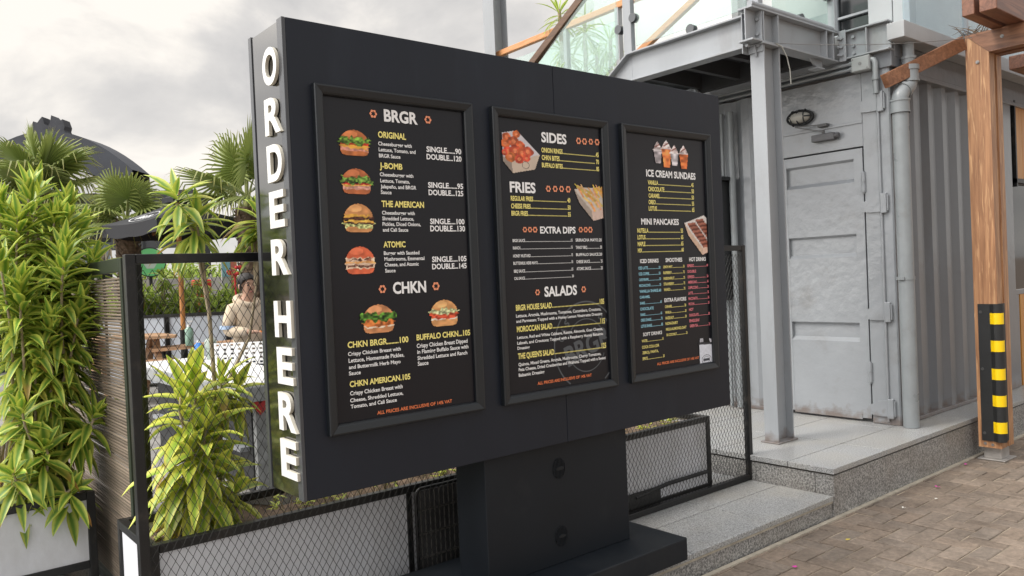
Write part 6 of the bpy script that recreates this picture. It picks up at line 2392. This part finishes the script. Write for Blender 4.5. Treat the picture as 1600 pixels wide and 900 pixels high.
# ================================================================== people
SKIN = M('skin', (0.40, 0.235, 0.16), 0.5, var=0.06, vscale=12)
HAIR = M('dark_hair', (0.014, 0.010, 0.009), 0.6, var=0.3, vscale=60)
def skin_obj(name, verts, edges, radii, mat, parent, root=0, sub=2):
    me = bpy.data.meshes.new(name)
    off = wloc(parent)
    me.from_pydata([tuple(Vector(v) - off) for v in verts], edges, [])
    o_ = bpy.data.objects.new(name, me)
    COL.objects.link(o_)
    o_.parent = parent
    me.materials.append(mat)
    sk = o_.modifiers.new('skin', 'SKIN')
    sk.use_smooth_shade = True
    if not me.skin_vertices:
        me.attributes.new('skin', 'FLOAT', 'POINT') if False else None
    for i, sv in enumerate(me.skin_vertices[0].data):
        r = radii[i]
        sv.radius = (r, r) if not isinstance(r, tuple) else r
        sv.use_root = (i == root)
    sm = o_.modifiers.new('sub', 'SUBSURF')
    sm.levels = sub
    sm.render_levels = sub
    return o_
def build_person(loc, yaw, H, label, top_mat, leg_mat, pose, shoe_mat, seed=0):
    """standing figure; local frame: S = the figure's left, F = forward, heights from the floor"""
    t = thing('person', loc, label, 'person')
    Z = Matrix.Rotation(yaw, 3, 'Z')
    S, F = Z @ Vector((1, 0, 0)), Z @ Vector((0, -1, 0))
    O = Vector(loc)
    k = H / 1.52
    def P(s, f, z): return O + (S * s + F * f) * k + Vector((0, 0, z * k))
    V, E, R = [], [], []
    def add(p, r, par=None):
        V.append(p)
        R.append((r[0] * k, r[1] * k) if isinstance(r, tuple) else r * k)
        if par is not None:
            E.append((par, len(V) - 1))
        return len(V) - 1
    pel = add(P(0, 0, 0.80), (0.105, 0.085))
    wa = add(P(0, 0, 0.95), (0.095, 0.075), pel)
    chst = add(P(0, 0, 1.12), (0.11, 0.085), wa)
    up_ = add(P(0, -0.005, 1.225), (0.085, 0.07), chst)
    nk = add(P(0, 0.005, 1.30), 0.043, up_)
    jw = add(P(0.0, 0.028, 1.352), (0.050, 0.055), nk)
    hd = add(P(0, 0.016, 1.42), (0.068, 0.078), jw)
    tp = add(P(0, 0.004, 1.475), (0.055, 0.066), hd)
    ns = add(P(0, 0.098, 1.392), 0.010, hd)
    joints = {}
    for sd, nm in ((-1, 'r'), (1, 'l')):
        el, wr, fd = pose[nm]
        sh = add(P(0.135 * sd, -0.005, 1.215), 0.048, up_)
        e_ = add(P(*el), 0.036, sh)
        w_ = add(P(*wr), 0.024, e_)
        d = (P(*wr) - P(*el)).normalized()
        fdv = (S * fd[0] + F * fd[1] + Vector((0, 0, fd[2]))).normalized()
        lat = fdv.cross(Vector((0, 0, 1)) if abs(fdv.z) < .9 else F).normalized()
        nrm_ = lat.cross(fdv)
        pm = add(P(*wr) + fdv * 0.045 * k, (0.030, 0.016), w_)
        for q, (o_, ln) in enumerate(((-0.026, .052), (-0.009, .062), (0.009, .060), (0.025, .046))):
            a = add(V[pm] + lat * o_ * k + fdv * 0.030 * k, 0.0085, pm)
            c = add(V[a] + (fdv * 0.8 - nrm_ * 0.5) * ln * 0.55 * k, 0.0078, a)
            add(V[c] + (fdv * 0.4 - nrm_ * 0.8) * ln * 0.5 * k, 0.0068, c)
        th = add(V[w_] + (lat * -0.028 + fdv * 0.028) * k, 0.0095, w_)
        add(V[th] + (fdv * 0.035 - lat * 0.012 - nrm_ * 0.012) * k, 0.0082, th)
        joints[nm] = (sh, e_, w_, V[pm])
        hp = add(P(0.075 * sd, 0, 0.76), 0.075, pel)
        kn = add(P(0.085 * sd, 0.015, 0.42), 0.048, hp)
        an = add(P(0.09 * sd, -0.01, 0.075), 0.032, kn)
        add(P(0.095 * sd, 0.10, 0.03), 0.028, an)
    skin_obj('body', V, E, R, SKIN, t)
    # top: torso and sleeves a finger wider than the body
    tv, te, trd = [], [], []
    def a2(p, r, par=None):
        tv.append(p)
        trd.append((r[0] * k, r[1] * k) if isinstance(r, tuple) else r * k)
        if par is not None:
            te.append((par, len(tv) - 1))
        return len(tv) - 1
    c0 = a2(P(0, 0, 0.72), (0.165, 0.135))
    c1 = a2(P(0, 0, 0.88), (0.160, 0.130), c0)
    c2 = a2(P(0, 0, 1.08), (0.155, 0.120), c1)
    c3 = a2(P(0, -0.01, 1.215), (0.110, 0.090), c2)
    a2(P(0, 0.0, 1.275), (0.060, 0.058), c3)
    for nm, sd in (('r', -1), ('l', 1)):
        sh, e_, w_, _ = joints[nm]
        s1 = a2(P(0.150 * sd, -0.005, 1.195), 0.068, c3)
        m1 = a2(V[sh].lerp(V[e_], .55) + S * sd * .02 * k, 0.066, s1)
        s2 = a2(V[e_], 0.060, m1)
        s3 = a2(V[e_].lerp(V[w_], 0.55), 0.054, s2)
        a2(V[e_].lerp(V[w_], 0.92), 0.040, s3)
    skin_obj('sweater', tv, te, trd, top_mat, t)
    lv, le, lr = [P(0, 0, 0.80)], [], [(0.130 * k, 0.11 * k)]
    for sd in (-1, 1):
        for q, (p, r) in enumerate(((P(0.08 * sd, 0, 0.70), .095), (P(0.088 * sd, 0.012, 0.42), .068), (P(0.092 * sd, -0.01, 0.10), .058))):
            lv.append(p)
            lr.append(r * k)
            le.append((0 if q == 0 else len(lv) - 2, len(lv) - 1))
    skin_obj('trousers', lv, le, lr, leg_mat, t)
    for sd in (-1, 1):
        b = MB()
        c = P(0.095 * sd, 0.045, 0.04)
        b.ball(c, 1, 12, 8, sc=(0.05 * k, 0.11 * k, 0.04 * k))
        b.build('shoe', shoe_mat, t)
    # hair: cap with a knot behind
    b = MB()
    hc = P(0, -0.006, 1.455)
    n, m_ = 18, 10
    vs_ = []
    for j_ in range(m_ + 1):
        ph = math.pi * 0.62 * j_ / m_
        for i in range(n):
            a = 2 * math.pi * i / n
            fr = max(0, math.cos(a))
            ph2 = ph * (1 - 0.34 * fr)
            q = Vector((0.083 * math.sin(ph2) * math.sin(a), 0.094 * math.sin(ph2) * math.cos(a), 0.078 * math.cos(ph2) - 0.0 * fr))
            vs_.append(hc + (S * q.x + F * q.y) * k + Vector((0, 0, q.z * k)))
    b._add(vs_, [(j_ * n + i, (j_ + 1) * n + i, (j_ + 1) * n + (i + 1) % n, j_ * n + (i + 1) % n) for j_ in range(m_) for i in range(n)], 0, True)
    b.ball(P(0.01, -0.105, 1.41), 0.046 * k, 10, 8)
    for sd in (-1, 1):
        b.tube([P(0.062 * sd, 0.045, 1.46), P(0.077 * sd, 0.018, 1.41), P(0.074 * sd, 0.002, 1.365)], [0.012 * k, 0.009 * k, 0.003 * k], 6)
    b.build('hair', HAIR, t)
    for sd in (-1, 1):
        b = MB()
        b.ball(P(0.030 * sd, 0.0795, 1.412), 1, 10, 6, sc=(0.012 * k, 0.010 * k, 0.0065 * k))
        b.build('eye', M('eye_dark', (0.03, 0.02, 0.018), 0.2), t)
        b = MB()
        b.tube([P(0.015 * sd, 0.088, 1.431), P(0.032 * sd, 0.086, 1.437), P(0.050 * sd, 0.070, 1.430)], [0.003 * k, 0.004 * k, 0.002 * k], 6)
        b.build('eyebrow', HAIR, t)
        b = MB()
        b.ball(P(0.074 * sd, 0.0, 1.400), 1, 8, 6, sc=(0.012 * k, 0.016 * k, 0.026 * k))
        b.build('ear', SKIN, t)
    b = MB()
    b.ball(P(0, 0.083, 1.352), 1, 12, 6, sc=(0.021 * k, 0.010 * k, 0.0065 * k))
    b.build('mouth', M('lips', (0.30, 0.11, 0.09), 0.45), t)
    return t, P, k, joints, S, F

CREAM = M('cream_fleece', (0.56, 0.455, 0.335), 0.9, var=0.12, vscale=7, bump=0.5, bscale=26)
BLUE_CLOTH = M('blue_cotton', (0.09, 0.22, 0.55), 0.85, var=0.15, vscale=9, bump=0.4, bscale=24)
DENIM = M('dark_denim', (0.04, 0.06, 0.10), 0.85, var=0.2)
SHOE = M('shoe_dark', (0.05, 0.05, 0.05), 0.6)
t, P, k, jn, S, F = build_person((2.835, 7.48, 0.139), math.radians(10), 1.545, 'dark-haired person in a cream hoodie holding a small orange thing, standing beyond the counter', CREAM, DENIM,
    {'r': ((-0.215, 0.0, 0.985), (-0.10, 0.215, 0.985), (0.8, 0.6, -0.1)), 'l': ((0.20, 0.03, 0.97), (0.06, 0.235, 0.97), (-0.7, 0.7, 0))}, SHOE)
b = MB()
# hood lying round the neck
R_ = []
for i in range(25):
    a = 2 * math.pi * i / 24
    R_.append(P(0.098 * math.sin(a), 0.015 + 0.085 * math.cos(a) - 0.02, 1.262 - 0.035 * math.cos(a)))
b.tube(R_, [(0.028 + 0.012 * (1 - math.cos(2 * math.pi * i / 24)) / 2) * k for i in range(25)], 10, caps=False)
b.build('hood', CREAM, t)
b = MB()
c_ = Vector((-0.205, 0, 0))
P1, P2 = P(-0.212, 0.0, 1.045), P(-0.214, 0.0, 1.010)
b.tube([P1, P2], 0.0685 * k, 16, caps=False)
b.build('sleeve_band', M('sleeve_blue', (0.36, 0.46, 0.62), 0.9, var=0.2, vscale=30), t)
b = MB()
h0 = jn['r'][3]
b.bar(h0 + S * 0.02 * k + F * 0.02, h0 + S * 0.10 * k + F * 0.05 + Vector((0, 0, -0.03)), 0.05, 0.022)
tag(b.build('orange_packet', M('orange_pack', (0.78, 0.23, 0.03), 0.45), bevel=0.004), 'small bright orange packet held by the person in the hoodie', 'packet')

build_person((3.00, 6.84, 0.139), math.radians(-60), 1.45, 'person in a blue top almost hidden behind the white lettered end of the board', BLUE_CLOTH, DENIM,
    {'r': ((-0.215, 0.02, 0.96), (-0.225, 0.10, 0.76), (0, 0.2, -1)), 'l': ((0.215, 0.02, 0.96), (0.225, 0.08, 0.74), (0, 0.2, -1))}, SHOE)

# ================================================================== fallen petals on the paving
for (x, y), col, lab in (((3.59, 2.209), 'pink', 'magenta petal lying on the pavers nearest the camera'), ((5.514, 2.31), 'pink', 'pink petal on the pavers under the granite platform, midway to the post'), ((5.226, 2.204), 'white', 'white petal on the pavers beside a pink one'),
                         ((4.912, 2.264), 'white', 'tiny white petal on the pavers near the platform corner'), ((4.146, 2.222), 'yellow', 'yellow petal on the pavers before the low step'), ((6.239, 2.413), 'pink', 'pink petal on the mortar edge near the post shoe')):
    b = MB()
    c = {'pink': (0.62, 0.05, 0.36), 'white': (0.7, 0.68, 0.62), 'yellow': (0.62, 0.5, 0.06)}[col]
    r_ = {'pink': 0.016, 'white': 0.013, 'yellow': 0.013}[col]
    rr_ = random.Random(int(x * 100))
    for q in range(4):
        a = rr_.uniform(0, 6.28)
        d = Vector((math.cos(a), math.sin(a), 0))
        e_ = Vector((-d.y, d.x, 0))
        o_ = Vector((x, y, 0.0125))
        vs_ = [o_, o_ + d * r_ * .6 + e_ * r_ * .5 + Vector((0, 0, .004)), o_ + d * r_ * 1.2 + Vector((0, 0, .008 * rr_.random())), o_ + d * r_ * .6 - e_ * r_ * .5 + Vector((0, 0, .005))]
        b._add(vs_, [(0, 1, 2, 3)], 0, True)
    tag(b.build('petal', M('petal_' + col, c, 0.6)), lab, 'petal', 'petals fallen on the paving')

# the temporary type object is not part of the scene
bpy.data.objects.remove(_to)
bpy.data.curves.remove(_cv)
